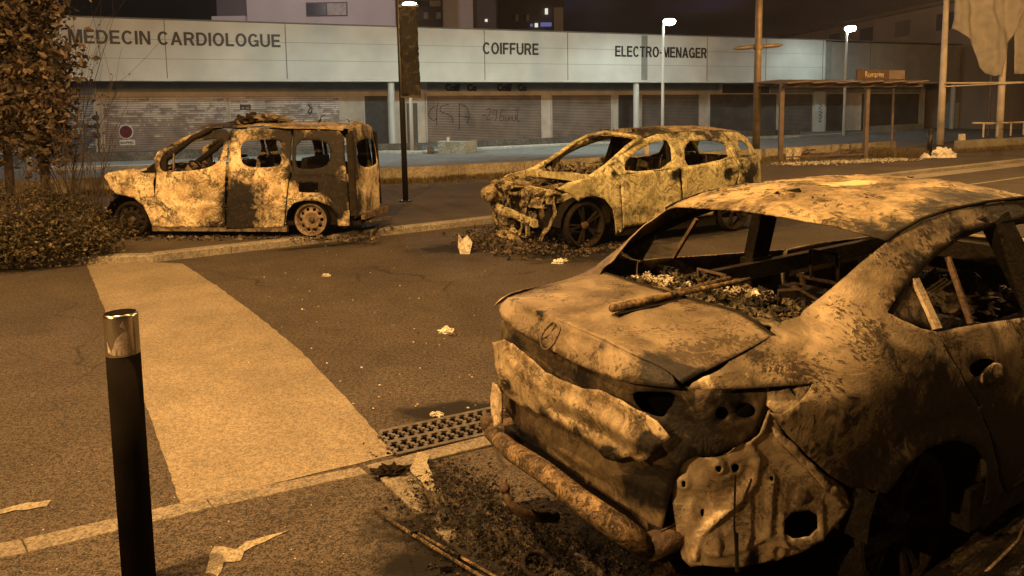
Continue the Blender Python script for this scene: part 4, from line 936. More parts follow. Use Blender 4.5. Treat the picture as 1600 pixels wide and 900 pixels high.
# metal barrier on the right wall
bL, bR = at(1536, 214.5, .52), at(1690, 206, .52); t = thing('metal_barrier', 'pale tubular metal barrier on top of the right wall', 'barrier', bL); v = bR-bL; v.z = 0
MB().tube([Vector((0, 0, .62)), v+Vector((0, 0, .62))], .045, 8).tube([Vector((-.5, 0, .66)), v*.1+Vector((0, 0, .62))], .045, 8).build('top_rail', M['polew'], t)
for k in range(9): MB().tube([v*(k/8), v*(k/8)+Vector((0, 0, .62))], .04, 8).build('post', M['polew'], t)
# thin lamp post far right
p = atY(1545, 190, 48); p.z = 0; t = thing('thin_post', 'thin grey post rising under the sagging banner cloth', 'post', p); MB().tube([(0, 0, 0), (0, 0, 4.2)], .07, 8).build('pole', M['shelt'], t)
p = at(1372, 0); 

# ------------------------------------------------------------------ near bollard
d_ = .135; bt = at(217, 905); bt2 = ray(188, 487)
bx_ = at(214, 858, 0); 
def bollard():
    # solve the bollard axis: top centre seen at (188,489), bottom leaves the frame at about (217,905)
    best = None
    for k in range(200):
        Y = 2.4+k*.006; T_ = atY(188, 488, Y); Bm = atY(216, 895, Y)
        e_ = abs(T_.x-Bm.x)
        w = 50/1148*(Y*math.cos(PIT)-(T_.z-H)*math.sin(PIT))
        sc = abs(T_.z-1.152)
        if best is None or sc < best[0]: best = (sc, Y, T_, w)
    return best
_, BY, BT, BW = bollard()
print('bollard', BY, BT, BW)
t = thing('bollard', 'black steel bollard with a polished metal band and torn sticker in the foreground', 'bollard', (BT.x, BY, 0)); r = BW/2*.99; h = BT.z
M['bpost'] = plain('bollard_paint', (.0095, .008, .007), .6, .0, .35, 5, .08, 120)
M['chrome'] = plain('brushed_steel', (.62, .58, .50), .24, 1., .12, 3, .04, 90)
MB().tube([(0, 0, -.1), (0, 0, h*.5), (0, 0, h-.165)], r, 40).build('post', M['bpost'], t, True)
MB().lathe([(r*.995, h-.165), (r*1.0, h-.16), (r*1.0, h-.012), (r*.98, h-.004), (r*.90, h)], 48).build('steel_band', M['chrome'], t, True)
MB().lathe([(r*.90, h-.002), (r*.55, h-.012), (0, h-.014)], 40).build('cap', M['bpost'], t, True)
def sticker():
    pts = [(-.30, .030), (-.33, .075), (-.05, .035), (.1, .05), (.3, .085), (.55, .10), (.85, .12), (.55, .135), (.75, .155), (.98, .10), (1.05, .055), (1.02, .022), (.6, .018), (.1, .02)]
    V2, T = flat_mesh(pts, [], .05); 
    return mk('sticker', [((r+.0012)*math.sin(u-.15), -(r+.0012)*math.cos(u-.15), h-.175+v*1.0) for u, v in V2], T, M['stk'], t, True)
M['stk'] = burnt('torn_sticker', (.72, .66, .60), (.50, .36, .33), sc=22, contour=.3, speck=.2, wear=.3, bump=.2)
sticker()
# ------------------------------------------------------------------ vegetation
def leafmat(name, stops):
    m, nt, b, N, L = newmat(name); tc = N('ShaderNodeTexCoord').outputs['Object']
    g = N('ShaderNodeNewGeometry'); r = ramp(N, stops); r.color_ramp.interpolation = 'LINEAR'
    L(math_(N, L, 'ADD', math_(N, L, 'MULTIPLY', g.outputs['Random Per Island'], .75), math_(N, L, 'MULTIPLY', noi(N, L, tc, 1.4, 3), .3)), r.inputs[0]); L(r.outputs[0], b.inputs['Base Color'])
    b.inputs['Roughness'].default_value = .6; return m
M['leafb'] = leafmat('withered_leaves', [(.0, (.010, .008, .005)), (.4, (.030, .021, .012)), (.62, (.07, .047, .028)), (.85, (.15, .11, .065)), (1., (.30, .23, .15))])
M['leafg'] = leafmat('shrub_leaves', [(.0, (.008, .007, .004)), (.4, (.024, .020, .009)), (.7, (.065, .05, .022)), (.92, (.16, .12, .06)), (1., (.32, .26, .17))])
M['grass'] = leafmat('dry_grass', [(.0, (.05, .04, .015)), (.5, (.12, .09, .035)), (1., (.24, .18, .08))])
M['bark'] = plain('dark_bark', (.050, .036, .026), .9, 0, .4, 8, .6, 40)
def leaves(vs, fs, p, s, d=None):
    a = Vector((random.gauss(0, 1), random.gauss(0, 1), random.gauss(0, .8))).normalized(); b = a.cross(Vector((random.gauss(0, 1), random.gauss(0, 1), random.gauss(0, 1)))).normalized(); n = a.cross(b)
    k = len(vs); w = s*random.uniform(.4, .7); l = s
    vs += [p-a*l*.5, p+b*w*.5+n*w*.15, p+a*l*.5, p-b*w*.5+n*w*.15]; fs.append((k, k+1, k+2, k+3))
def limb(m, p, d, L, r, depth, out, spread=.5):
    n = 4; pts = [p]; rs = [r]; q = p.copy(); dd = d.copy()
    for i in range(n):
        dd = (dd+Vector((random.gauss(0, .12), random.gauss(0, .12), random.gauss(.04, .06)))).normalized(); q = q+dd*L/n; pts.append(q); rs.append(max(.003, r*(1-.75*(i+1)/n)))
        if depth > 0 and i > 0:
            for _ in range(2):
                sd = (dd+Vector((random.gauss(0, spread), random.gauss(0, spread), random.gauss(.1, spread*.6)))).normalized(); limb(m, q, sd, L*random.uniform(.35, .6), rs[-1]*.6, depth-1, out, spread)
        if depth == 0: out.append(q.copy())
    m.tube(pts, rs, 5 if r < .03 else 8)
def column_tree(label, base, h, w, seed, nleaf, lean=0., trunk_r=.09, bare=False):
    random.seed(seed); t = thing('slender_tree', label, 'tree', base, 0)
    m = MB(); m.tube([(0, 0, -.1), (.03, 0, h*.25), (lean*.5, .03, h*.55), (lean, 0, h*.95)], [trunk_r, trunk_r*.85, trunk_r*.6, .02], 10, wob=.15)
    out = []
    nb = 22 if bare else 34
    for k in range(nb):
        z = h*(.16+.8*k/nb); a = random.random()*6.28; limb(m, Vector((lean*z/h, 0, z)), Vector((math.cos(a)*.55, math.sin(a)*.55, .95)).normalized(), w*random.uniform(.7, 1.5), .022, 1, out, .35)
    m.build('trunk', M['bark'], t, True)
    vs = []; fs = []
    cl = [random.choice(out)+Vector((random.gauss(0, .16), random.gauss(0, .16), random.gauss(0, .2))) for _ in range(nleaf//22)]
    for c in cl:
        if noise.noise(c*1.1+Vector((seed, 0, 0))) < -.22: continue
        R_ = random.uniform(.10, .24)
        for _ in range(22):
            p = c+Vector((random.gauss(0, R_), random.gauss(0, R_), random.gauss(0, R_*1.2))); leaves(vs, fs, p, random.uniform(.08, .19))
    mk('crown', vs, fs, M['leafb'], t)
    return t
b = at(74, 335, .1); column_tree('slender tree with withered brown leaves between the shrubs and the burnt van', b, 6.2, .55, 5, 19000, -.35)
b = at(18, 326, .1); column_tree('withered tree at the left picture edge with dense brown leaves', b, 6.5, .8, 11, 26000, -.1)
b = at(-60, 335, .1); column_tree('withered tree cut off by the left picture edge', b, 6.0, .9, 17, 20000)
def sapling(base, h, seed, label):
    random.seed(seed); t = thing('bare_sapling', label, 'sapling', base); m = MB(); out = []
    for k in range(9):
        a = random.random()*6.28; limb(m, Vector((random.gauss(0, .1), random.gauss(0, .1), 0)), Vector((math.cos(a)*.25, math.sin(a)*.2, 1)).normalized(), h*random.uniform(.6, 1), .013, 1, out, .3)
    m.build('twigs', M['bark'], t); vs = []; fs = []
    for p in out:
        if random.random() < .35:
            for _ in range(3): leaves(vs, fs, p+Vector([random.gauss(0, .04) for _ in range(3)]), random.uniform(.03, .06))
    mk('leaves', vs, fs, M['leafb'], t)
sapling(at(112, 318, .1), 4.3, 4, 'bare twiggy sapling right of the slender tree'); sapling(at(140, 352, .1), 1.9, 6, 'low leafless twigs in front of the burnt van nose')
def shrub(base, rx, ry, h, seed, n, label, mat='leafg'):
    random.seed(seed); t = thing('shrub', label, 'shrub', base, 0, 'low shrubs in the corner bed'); m = MB(); out = []
    for k in range(16):
        x, y = random.gauss(0, rx*.4), random.gauss(0, ry*.4); a = random.random()*6.28; limb(m, Vector((x, y, 0)), Vector((math.cos(a)*.4, math.sin(a)*.4, 1)).normalized(), h*random.uniform(.5, .95), .008, 1, out, .45)
    m.build('stems', M['bark'], t); vs = []; fs = []
    for _ in range(n//14):
        a = random.random()*6.28; q = math.sqrt(random.random()); c = Vector((rx*q*math.cos(a), ry*q*math.sin(a), 0)); top = h*(1-.55*q*q)*(.75+.45*noise.noise(c*2.+Vector((seed, 0, 0)))); c.z = top*random.random()**.55
        for _ in range(14): leaves(vs, fs, c+Vector([random.gauss(0, .07) for _ in range(3)]), random.uniform(.035, .07))
    for v in vs:
        if v.z < .01: v.z = .01
    mk('leaves', vs, fs, M[mat], t); return t
labs = ['reddish low shrub nearest the crossing band', 'low shrub with burnt twigs in front of the slender tree', 'dense low shrub at the left picture edge', 'taller shrub behind the front row at the left picture edge', 'dark scorched shrub under the nose of the burnt van', 'leafy shrub at the foot of the slender tree']
for i, (px, py, rx, ry, h, n) in enumerate(((105, 398, .62, .45, .55, 6500), (60, 402, .6, .5, .75, 7000), (0, 408, .7, .5, .75, 8000), (10, 372, .9, .6, 1.15, 9000), (150, 372, .7, .35, .45, 3500), (90, 368, .7, .5, .85, 7000))):
    shrub(at(px, py, .1), rx, ry, h, 20+i, n, labs[i])
def tufts(name, n, fn, h0, h1, label):
    vs = []; fs = []
    for _ in range(n):
        p = Vector(fn()); 
        for _ in range(5):
            a = random.random()*6.28; h = random.uniform(h0, h1); d = Vector((math.cos(a), math.sin(a), 0)); q = p+Vector((random.gauss(0, .04), random.gauss(0, .04), 0)); k = len(vs); s = Vector((-d.y, d.x, 0))*.008
            vs += [q-s, q+s, q+d*h*.5+Vector((0, 0, h))]; fs.append((k, k+1, k+2))
    o = mk(name, vs, fs, M['grass']); tag(o, label, 'grass', None, 'stuff')
random.seed(3)
W1 = [Vector((p[0], p[1], 0)) for p in wl]
def wallrand():
    i = random.choice((1, 2, 2, 3)); t_ = random.random(); p = W1[i].lerp(W1[i+1], t_) if i+1 < len(W1) else W1[i]; d = abs(random.gauss(0, .5)); 
    if noise.noise(p*.8) < -.1: d *= .3
    return (p.x+.35*d, p.y-.08-d, .1)
tufts('dry_grass', 5200, wallrand, .04, .16, 'dry grass tufts along the foot of the low beige wall')
def rr_(): 
    px = random.uniform(1490, 1700); p = at(px, 233-(px-1490)*.05+random.random()*6, .1); return tuple(p)
tufts('dry_grass', 1800, rr_, .05, .2, 'dry grass on the bank below the right wall')
def rs_(): p = at(random.uniform(1330, 1450), random.uniform(238, 245), .1); return tuple(p)
tufts('dry_grass', 1800, rs_, .08, .3, 'rough grass growing behind the bus shelter')

# ------------------------------------------------------------------ litter and small debris on the road
random.seed(12)
def box_px(px0, px1, py0, py1, z=0.):
    def f(): p = at(random.uniform(px0, px1), random.uniform(py0, py1), z); return (p.x, p.y, z)
    return f
lumps('gravel', 260, box_px(240, 760, 360, 640), .004, .016, M['palead'], 'scattered pale gravel and crumbs on the road', 'gravel', lambda: random.choice((-.4, .1, .9)))
lumps('gravel', 260, box_px(0, 560, 720, 895, .01), .0015, .006, M['palead'], 'tiny pale crumbs on the near pavement', 'gravel', lambda: random.choice((-.4, .9)))
lumps('kerb_litter', 700, along((240, 372), (600, 356), .12), .012, .05, M['debris'], 'burnt crumbs scattered around the van on the pavement', 'debris', lambda: random.choice((-.3, .3, .9)))
def litter(px, py, z, s, mat, label, cat='litter', name='litter', soot=-.4, flat=.25, seed=0):
    return crumpled(name, at(px, py, z), (s, s*.7, s*flat*2), mat, label, cat, seed=seed, soot=soot, amp=.7)
litter(697, 519, 0, .075, M['palead'], 'crumpled pale paper on the road between the burnt cars', seed=2)
litter(708, 524, 0, .04, M['debris'], 'small dark scrap beside the crumpled paper on the road', seed=8, soot=.5)
litter(875, 411, 0, .10, M['palead'], 'pale flat scrap just behind the near car trunk', seed=5)
litter(510, 431, 0, .05, M['palead'], 'small pale scrap on the road below the kerb', seed=6)
litter(683, 649, 0, .045, M['palead'], 'white ash clump on the dark patch by the drain grate', seed=15)
litter(566, 345, .1, .07, M['palead'], 'pale scrap behind the van rear bumper', seed=11)
# burnt lump left by the crossing band corner
o = crumpled('burnt_lump', at(610, 742, .01), (.10, .055, .05), M['char'], 'black burnt lump on the kerb at the corner of the crossing band', 'debris', seed=4, soot=.3, amp=.9); 
# wiper rail lying on the near pavement
wa, wb = at(584, 799, .02), at(775, 915, .03)
t = thing('metal_rail', 'long thin burnt rail with clips lying across the kerb in front', 'rail', wa); v = wb-wa; 
m = MB().tube([(0, 0, .01), v*.2+Vector((0, 0, .004)), v*.6, v*1.05], .0075, 6, wob=.3).tube([v*.35+Vector((.02, .015, 0)), v*.7+Vector((.03, .018, 0)), v*1.1+Vector((.03, .03, 0))], .006, 6); m.build('rail_strip', M['beam'], t, False, .45)
for k, f in enumerate((.37, .62, .68)): MB().box(v*f+Vector((.01*k, .012, .008)), (.03, .014, .016), Matrix.Rotation(.6+k, 3, 'Z')).build('clip', M['char'], t, False, .5)
o = MB().box((0, 0, .012), (.052, .026, .022), Matrix.Rotation(.1, 3, 'Z')).build('plastic_clip', M['char'], None, False, .7, .003); o.location = at(697, 890, .01); tag(o, 'small black box shaped clip on the pavement left of the rail', 'clip')
for i, (px, py, s) in enumerate(((603, 794, .008), (650, 775, .01), (672, 780, .012), (1238, 880, .02))):
    if i < 3: crumpled('char_crumb', at(px, py, .018), (s, s, s), M['char'], ('tiny black crumb left above the rail tip', 'black crumb on the foam stain', 'larger black crumb beside the foam stain')[i], 'debris', seed=30+i, soot=.4)
# lumps: molten plastic puddle piles round the sedan rear
def mound(name, fn, sx, sy, h, mat, label, seed=0, n=70, soot=.55):
    """crusty low heap; fn maps local (x, y, z) to the world"""
    vs = []; fs = []; at_ = []
    for j in range(n):
        for i in range(n):
            x, y = (i/(n-1)*2-1)*2.2, (j/(n-1)*2-1)*2.2; q = Vector((x*2.0, y*2.0, seed)); e = math.exp(-(x*x+y*y)*.75)
            z = h*(e*(1.1+.9*noise.noise(q*1.3))-.26+.34*noise.noise(q*1.9)+.26*noise.noise(q*4.3)+.16*noise.noise(q*10)); vs.append(Vector(fn(x*sx, y*sy, z))); at_.append(soot+.5*noise.noise(q*2.5))
    for j in range(n-1):
        for i in range(n-1):
            f = (j*n+i, j*n+i+1, (j+1)*n+i+1, (j+1)*n+i)
            if max(vs[k].z for k in f) > .012: fs.append(f)
    o = mk(name, vs, fs, mat, None, False, at_); tag(o, label, 'debris', None, 'stuff'); return o
def sheets(name, n, fn, s0, s1, mat, label=None, cat='debris', parent=None, soot=(.0, .9), kind='stuff', zmul=1., up=.5):
    vs = []; fs = []; at_ = []
    for _ in range(n):
        p = Vector(fn()); s = s0+(s1-s0)*random.random()**1.8; a = Vector((random.gauss(0, 1), random.gauss(0, 1), random.gauss(0, up))).normalized(); b = a.cross(Vector((random.gauss(0, .4), random.gauss(0, .4), 1))).normalized(); c = a.cross(b)
        k = len(vs); n_ = 4; jg = [random.uniform(.35, 1.25) for _ in range(16)]; sv = random.uniform(*soot); ar = random.uniform(.25, .8); ph = random.random()*20; cur = random.uniform(-.5, .5)
        for i in range(n_):
            for j in range(n_):
                u, v_ = i/3-.5, j/3-.5; f_ = jg[(i*4+j)]; u = (u+random.uniform(-.12, .12))*f_; v_ = (v_+random.uniform(-.12, .12))*f_
                q = p+a*u*s+b*v_*s*ar+c*s*(cur*u*u+.6*noise.noise(Vector((u*3+ph, v_*3, 0)))); q.z = max(q.z, .004 if parent is None else q.z); vs.append(q); at_.append(sv)
        fs += [(k+i*n_+j, k+(i+1)*n_+j, k+(i+1)*n_+j+1, k+i*n_+j+1) for i in range(3) for j in range(3)]
    o = mk(name, vs, fs, mat, parent, False, at_, .003, 0)
    if parent is None: tag(o, label, cat, None, kind)
    else: o['kind'] = 'stuff'
    return o
# ------------------------------------------------------------------ burnt cars
def lerp(a, b, t): t = max(0, min(1, t)); return a+(b-a)*t
def steel_wheel(parent, x, y, r, mat, sg=1, spokes=0, z=None, name='wheel', tyre=True):
    """rim built face outwards (towards sg*y); tyre burnt down to a thin charred ring"""
    z = r+.02 if z is None else z
    w = thing(name, None, None, (x, y, z)); w.parent = parent
    del_ = None
    m = MB().lathe([(r*.98, -.10*sg), (r*.90, -.085*sg), (r*.84, -.02*sg), (r*.84, .05*sg), (r*.93, .075*sg), (r*.98, .085*sg), (r*1.0, .085*sg), (r*1.0, .07*sg), (r*.88, .0), (r*.90, -.085*sg)], 40, 'y')
    m.build('rim', mat, w, True, .25)
    if spokes:
        m = MB()
        for k in range(spokes):
            for d in (-.13, .13):
                a = 2*math.pi*k/spokes; a2 = a+d; m.bar((r*.12*math.cos(a), .03*sg, r*.12*math.sin(a)), (r*.88*math.cos(a2), .055*sg, r*.88*math.sin(a2)), .026, .035, (0, 1, 0))
        m.build('spokes', mat, w, False, .4)
    else:
        hs = [[(math.cos(2*math.pi*k/10)*r*.66+math.cos(t/10*6.283)*r*.105, math.sin(2*math.pi*k/10)*r*.66+math.sin(t/10*6.283)*r*.105) for t in range(10)] for k in range(10)]
        O = [(math.cos(k/40*6.283)*r*.86, math.sin(k/40*6.283)*r*.86) for k in range(40)]
        V2, T = flat_mesh(O, hs, r*.12)
        vs = [(a, sg*(.02+.035*math.exp(-((math.hypot(a, b)/r-.5)/.13)**2)), b) for a, b in V2]
        mk('wheel_disc', vs, T, mat, w, True, [.1]*len(vs), .006)
    MB().lathe([(0, .075*sg), (r*.16, .07*sg), (r*.2, .03*sg)], 16, 'y').build('hub', M['rust'], w, True, .2)
    if tyre: MB().lathe([(r*1.0, -.09*sg), (r*1.10, -.05*sg), (r*1.12, .03*sg), (r*1.02, .082*sg)], 36, 'y').build('tyre_remains', M['char'], w, True, .5)
    return w
def seat(parent, x, y, z=.35, name='seat_frame'):
    m = MB()
    for s in (-.2, .2):
        m.tube([(x+.45, y+s, z), (x, y+s, z+.02), (x-.12, y+s*.95, z+.35), (x-.22, y+s*.8, z+.68)], .018, 7)
    for k in range(4): a = k/3; m.tube([(x-.03-.19*a, y-.19, z+.1+.56*a), (x-.03-.19*a, y+.19, z+.1+.56*a)], .012, 6)
    for k in range(5): m.tube([(x+.05+.09*k, y-.2, z), (x+.05+.09*k, y+.2, z-.01)], .01, 6)
    m.tube([(x-.22, y-.09, z+.66), (x-.24, y-.09, z+.84), (x-.24, y+.09, z+.84), (x-.22, y+.09, z+.66)], .012, 6)
    m.build(name, M['rust'], parent, True, .35)
def inbox(x0, x1, y0, y1, z0, z1): return lambda: (random.uniform(x0, x1), random.uniform(y0, y1), random.uniform(z0, z1))

# ================= van
VS = .948
class Van(Shell):
    def side(s, x, z):
        y = .86-.015*((z-.6)/.5)**2
        if z > .98: y -= .15*((z-.98)/.75)**1.5
        if x > 2.7: y -= .10*((x-2.7)/.6)**2.
        if x < -.45: y -= .5*((-.45-x)/.3)**2*.35
        return y
vp = (-3.10*VS, 12.32*VS, .1)
van = thing('burnt_van', 'burnt out small people carrier van with all windows gone, standing on the pavement facing left', 'van', vp, R(176.4), None, VS)
S = Van(vp, R(176.4), VS); S.bias = .10
for px, py, r, k in ((330, 210, 26, .75), (300, 225, 18, .5), (268, 235, 22, .8), (235, 262, 16, .7), (352, 209, 18, .6), (372, 320, 34, .85), (375, 350, 30, .8), (365, 290, 22, .45), (330, 350, 22, .45), (400, 206, 40, .45), (440, 206, 30, .5), (490, 215, 50, .55), (465, 240, 26, .55), (515, 230, 28, .75), (500, 272, 34, .85), (460, 274, 16, .8), (525, 300, 20, 1.0), (528, 330, 18, 1.), (535, 240, 22, .7), (545, 300, 16, .5), (450, 330, 10, .4), (300, 275, 25, .33), (430, 340, 25, .35), (400, 300, 20, .3), (490, 255, 28, .4)):
    S.blob(px, py, r, k)
vm = M['van']
S.panel('front_wing', [(162, 274), (169, 270), (190, 266), (212, 263), (223, 270), (243, 270), (239, 286), (242, 315), (248, 354), (238, 354), (231, 336), (223, 321), (208, 309), (191, 305), (181, 303), (172, 294)], vm, van, g=.05, amp=.012, mirror=True, bumps=[('line', [S.uz(172, 285), S.uz(205, 288), S.uz(235, 295)], .02, .012)])
S.panel('front_door', [(245, 270), (240, 250), (246, 237), (278, 219), (309, 205), (352, 203), (358, 206), (355, 243), (351, 355), (249, 355), (241, 311)], vm, van, [[(250, 268), (249, 246), (265, 235), (290, 224), (320, 218), (345, 217), (350, 224), (347, 243), (337, 257), (320, 264), (295, 267), (270, 268.5)]], g=.05, amp=.018, mirror=True, hch=2,
    bumps=[('line', [S.uz(255, 330), S.uz(345, 330)], .02, -.012), ('line', [S.uz(262, 320), S.uz(300, 326), S.uz(335, 318)], .05, .02)])
S.panel('rear_side_door', [(360, 203), (403, 200), (453, 204), (457, 212), (454, 271), (450, 286), (443, 354), (353, 358), (358, 264)], vm, van, [[(377, 220), (403, 218), (436, 218), (440, 226), (440, 254), (433, 261), (393, 262), (380, 257), (376, 246)]], g=.05, amp=.016, mirror=True, hch=2,
    bumps=[('line', [S.uz(356, 332), S.uz(440, 330)], .02, -.012), ('line', [S.uz(374, 216), S.uz(441, 216), S.uz(444, 256), S.uz(432, 265), S.uz(392, 266), S.uz(376, 258), S.uz(374, 216)], .02, .010)])
S.panel('rear_wing', [(459, 203), (530, 205), (538, 214), (543, 286), (547, 353), (529, 353), (526, 333), (515, 321), (496, 314), (475, 313), (460, 317), (450, 329), (447, 340), (446, 353), (452, 286), (457, 271)], vm, van, [[(464, 220), (492, 219), (509, 222), (516, 231), (516, 250), (509, 260), (492, 264), (467, 264), (462, 256)], [(467, 288), (467, 286), (470, 286), (494, 286), (497, 286), (497, 289), (497, 298), (497, 301), (494, 301), (470, 300), (467, 300), (467, 297)]], g=.045, amp=.010, mirror=True, hch=1,
    bumps=[('line', [S.uz(448, 330), S.uz(462, 315), S.uz(482, 310), S.uz(500, 313), S.uz(518, 321), S.uz(527, 333)], .025, .02), ('line', [S.uz(458, 276), S.uz(540, 280)], .02, -.014)])
# sill
for sg in (1, -1): MB().bar((2.62, .80*sg, .16), (.42, .80*sg, .14), .08, .09).build('sill', M['debris'], van, False, .1)
# roof
RL = [S.W(*S.uz(px, py)) for px, py in ((309, 203), (352, 201.5), (403, 199), (453, 202), (500, 203), (535, 206))]; 
RL = [Vector((p.x, p.y-.01, p.z+.02)) for p in RL]; RR = [Vector((p.x, -p.y, p.z)) for p in RL]
zr = sum(p.z for p in RL)/len(RL)
loft('roof', RL, RR, 34, 20, M['roofm'], van, lambda u, t: (-.0, 0, .085*(1-(2*t-1)**2)), .012, 3., soot=lambda v: .28+.5*noise.noise(v*1.3))
crumpled('roof_slag', (1.15, .35, 1.83), (.2, .15, .11), M['char'], None, None, seed=3, parent=van, soot=.3, amp=.9)
crumpled('roof_scrap', (.82, .30, 1.86), (.28, .2, .10), M['debris'], None, None, seed=12, parent=van, soot=.1, amp=.9)
sheets('roof_flakes', 60, lambda: (random.uniform(-.5, 1.7), random.uniform(-.4, .7), 1.83), .02, .09, M['roofm'], parent=van, soot=(-.2, .9))
m = MB().tube([(-.05, .5, 1.8), (-.1, .5, 1.9), (-.16, .48, 1.93)], .006, 5); m.build('aerial_stub', M['char'], van, False, .5)
# pillars A, windscreen frame, cowl
mA = MB()
for sg in (1, -1):
    mA.tube([(2.62, .74*sg, 1.10), (2.25, .72*sg, 1.36), (1.95, .70*sg, 1.58), (1.66, .68*sg, 1.72)], [.06, .05, .045, .04], 8)
    mA.add([(2.62, .80*sg, 1.06), (2.35, .80*sg, 1.08), (2.35, .77*sg, 1.36), (2.65, .78*sg, 1.12), (2.62, .74*sg, 1.06), (2.35, .74*sg, 1.08), (2.35, .71*sg, 1.36), (2.65, .72*sg, 1.12)], [(0, 1, 2, 3), (7, 6, 5, 4), (3, 2, 6, 7), (0, 3, 7, 4)])
mA.tube([(1.66, .68, 1.72), (1.72, 0, 1.76), (1.66, -.68, 1.72)], .03, 8).tube([(2.65, .74, 1.08), (2.75, 0, 1.08), (2.65, -.74, 1.08)], .06, 8)
mA.build('windscreen_frame', M['char'], van, True, .4)
loft('bonnet', [(2.62, .72, 1.10), (2.9, .74, 1.05), (3.15, .74, .99), (3.33, .66, .88)], [(2.62, -.72, 1.10), (2.9, -.74, 1.05), (3.15, -.74, .99), (3.33, -.66, .88)], 10, 16, M['van'], van, lambda u, t: (.10*u*(1-(2*t-1)**2), 0, .05*(1-(2*t-1)**2)), .02, 3, base=.15)
MB().bar((3.30, .66, .62), (3.30, -.66, .62), .08, .30).bar((3.34, .6, .4), (3.34, -.6, .4), .06, .14).build('front_panel', M['char'], van, False, .5)
sheets('nose_debris', 70, inbox(3.1, 3.5, -.7, .7, .1, .8), .08, .3, M['debris'], parent=van, soot=(.1, .9))
# window divider bars, inner frame
for sg in (1, -1):
    a = S.W(*S.uz(271, 233)); b = S.W(*S.uz(270, 268)); MB().tube([(a.x, (a.y-.02)*sg, a.z), (b.x, (b.y-.02)*sg, b.z)], .016, 6).build('quarter_light_bar', M['debris'], van, True, .3)
# rear end: plane at x=-.72 in (y, z)
class VRear(Van):
    def W(s, u, z, inset=0.):
        q = abs(u)/.85; return Vector((-.74+.10*q**4+max(0, (z-1.05))*.16+inset, u, z))
RB = VRear(vp, R(176.4), VS); RB.blobs = [(Vector((-.7, .85, 1.1)), .42, .9), (Vector((-.7, .8, 1.55)), .4, .8), (Vector((-.7, 0, 1.65)), .5, .7), (Vector((-.7, .75, .5)), .25, .8), (Vector((-.7, .2, .35)), .35, .7), (Vector((-.7, -.7, 1.5)), .35, .7)]
RB.panel('tailgate', [(-.80, .30), (.80, .30), (.82, .9), (.80, 1.45), (.72, 1.68), (.3, 1.76), (-.3, 1.76), (-.72, 1.68), (-.80, 1.45), (-.82, .9)], vm, van, [[(-.60, 1.06), (.60, 1.06), (.62, 1.30), (.54, 1.52), (-.54, 1.52), (-.62, 1.30)]], g=.06, amp=.014, hch=2, bumps=[('line', [(-.8, .78), (.8, .78)], .03, -.02)])
loft('roof_rear', [(-.55, .72, 1.735), (-.50, 0, 1.82), (-.55, -.72, 1.735)], [(-.64, .70, 1.66), (-.63, 0, 1.75), (-.64, -.70, 1.66)], 20, 6, M['roofm'], van, base=.35)
MB().bar((-.80, .78, .33), (-.84, 0, .30), .07, .10).bar((-.84, 0, .30), (-.80, -.78, .24), .07, .10).bar((-.84, .6, .22), (-.9, -.6, .12), .10, .03).build('rear_bumper_beam', M['beam'], van, False, .15)
for sg in (1, -1): MB().bar((-.66, .80*sg, .34), (-.62, .76*sg, 1.62), .07, .10, (1, 0, 0)).build('rear_pillar', M['char'], van, False, .3)
# inside
MB().box((1.0, 0, .22), (3.5, 1.5, .06)).box((2.4, 0, .7), (.12, 1.4, .7)).box((-.2, .62, .42), (.9, .22, .34)).box((-.2, -.62, .42), (.9, .22, .34)).build('floor_pan', M['char'], van, False, .7)
for x, y in ((1.45, .42), (1.45, -.42), (.45, .42), (.45, 0), (.45, -.42)): seat(van, x, y, .4)
for y in (.4, -.4):
    MB().box((1.22, y, .92), (.10, .42, .62), Matrix.Rotation(-.2, 3, 'Y')).build('seat_back', M['char'], van, False, .8, .03)
MB().box((.22, 0, .95), (.10, 1.2, .60), Matrix.Rotation(-.15, 3, 'Y')).build('seat_back', M['char'], van, False, .8, .03)
sg = MB(); sg.lathe([(.0, 0), (.15, -.03), (.19, 0), (.15, .03), (0, 0)], 20, 'z'); o = sg.build('headrest_remains', M['char'], van, True, .8); o.location = (1.3, .42, 1.28); o.scale = (.6, .8, .7)
m = MB(); n = 20; m.tube([(0, .18*math.cos(a*6.283/n), .18*math.sin(a*6.283/n)) for a in range(n+1)], .014, 6).bar((0, -.17, 0), (0, .17, 0), .02); o = m.build('steering_wheel', M['char'], van, True, .5); o.location = (2.05, .4, 1.05); o.rotation_euler = (0, .5, 0)
sheets('dashboard_debris', 90, inbox(2.05, 2.6, -.65, .65, .8, 1.12), .06, .25, M['debris'], parent=van, soot=(0, .7))
sheets('floor_debris', 110, inbox(-.4, 2.0, -.65, .65, .26, .6), .06, .3, M['debris'], parent=van, soot=(.2, .9))
steel_wheel(van, .03, .76, .255, M['rimv'] if 'rimv' in M else M.setdefault('rimv', burnt('burnt_rim', (.34, .26, .18), (.14, .10, .07), sc=5, contour=.3, speck=.6, wear=.6)), 1, 0, .28); steel_wheel(van, 2.98, .74, .27, M['char'], 1, 0, .29); steel_wheel(van, .03, -.76, .27, M['char'], -1, 0, .29); steel_wheel(van, 2.98, -.74, .27, M['char'], -1, 0, .29)
for x in (.03, 2.98):
    for sg in (1, -1):
        m = MB(); m.add([(x+.42*math.cos(a), y*sg, .30+.40*math.sin(a)) for y in (0.35, 0.83) for a in [math.pi*k/12 for k in range(13)]], [(k, k+1, 14+k, 13+k) for k in range(12)])
        b0 = len(m.v); m.v += [Vector((x, 0.35*sg, .2))]; m.f += [(k, k+1, b0) for k in range(12)]; m.build('wheel_housing', M['char'], van, True, .9)
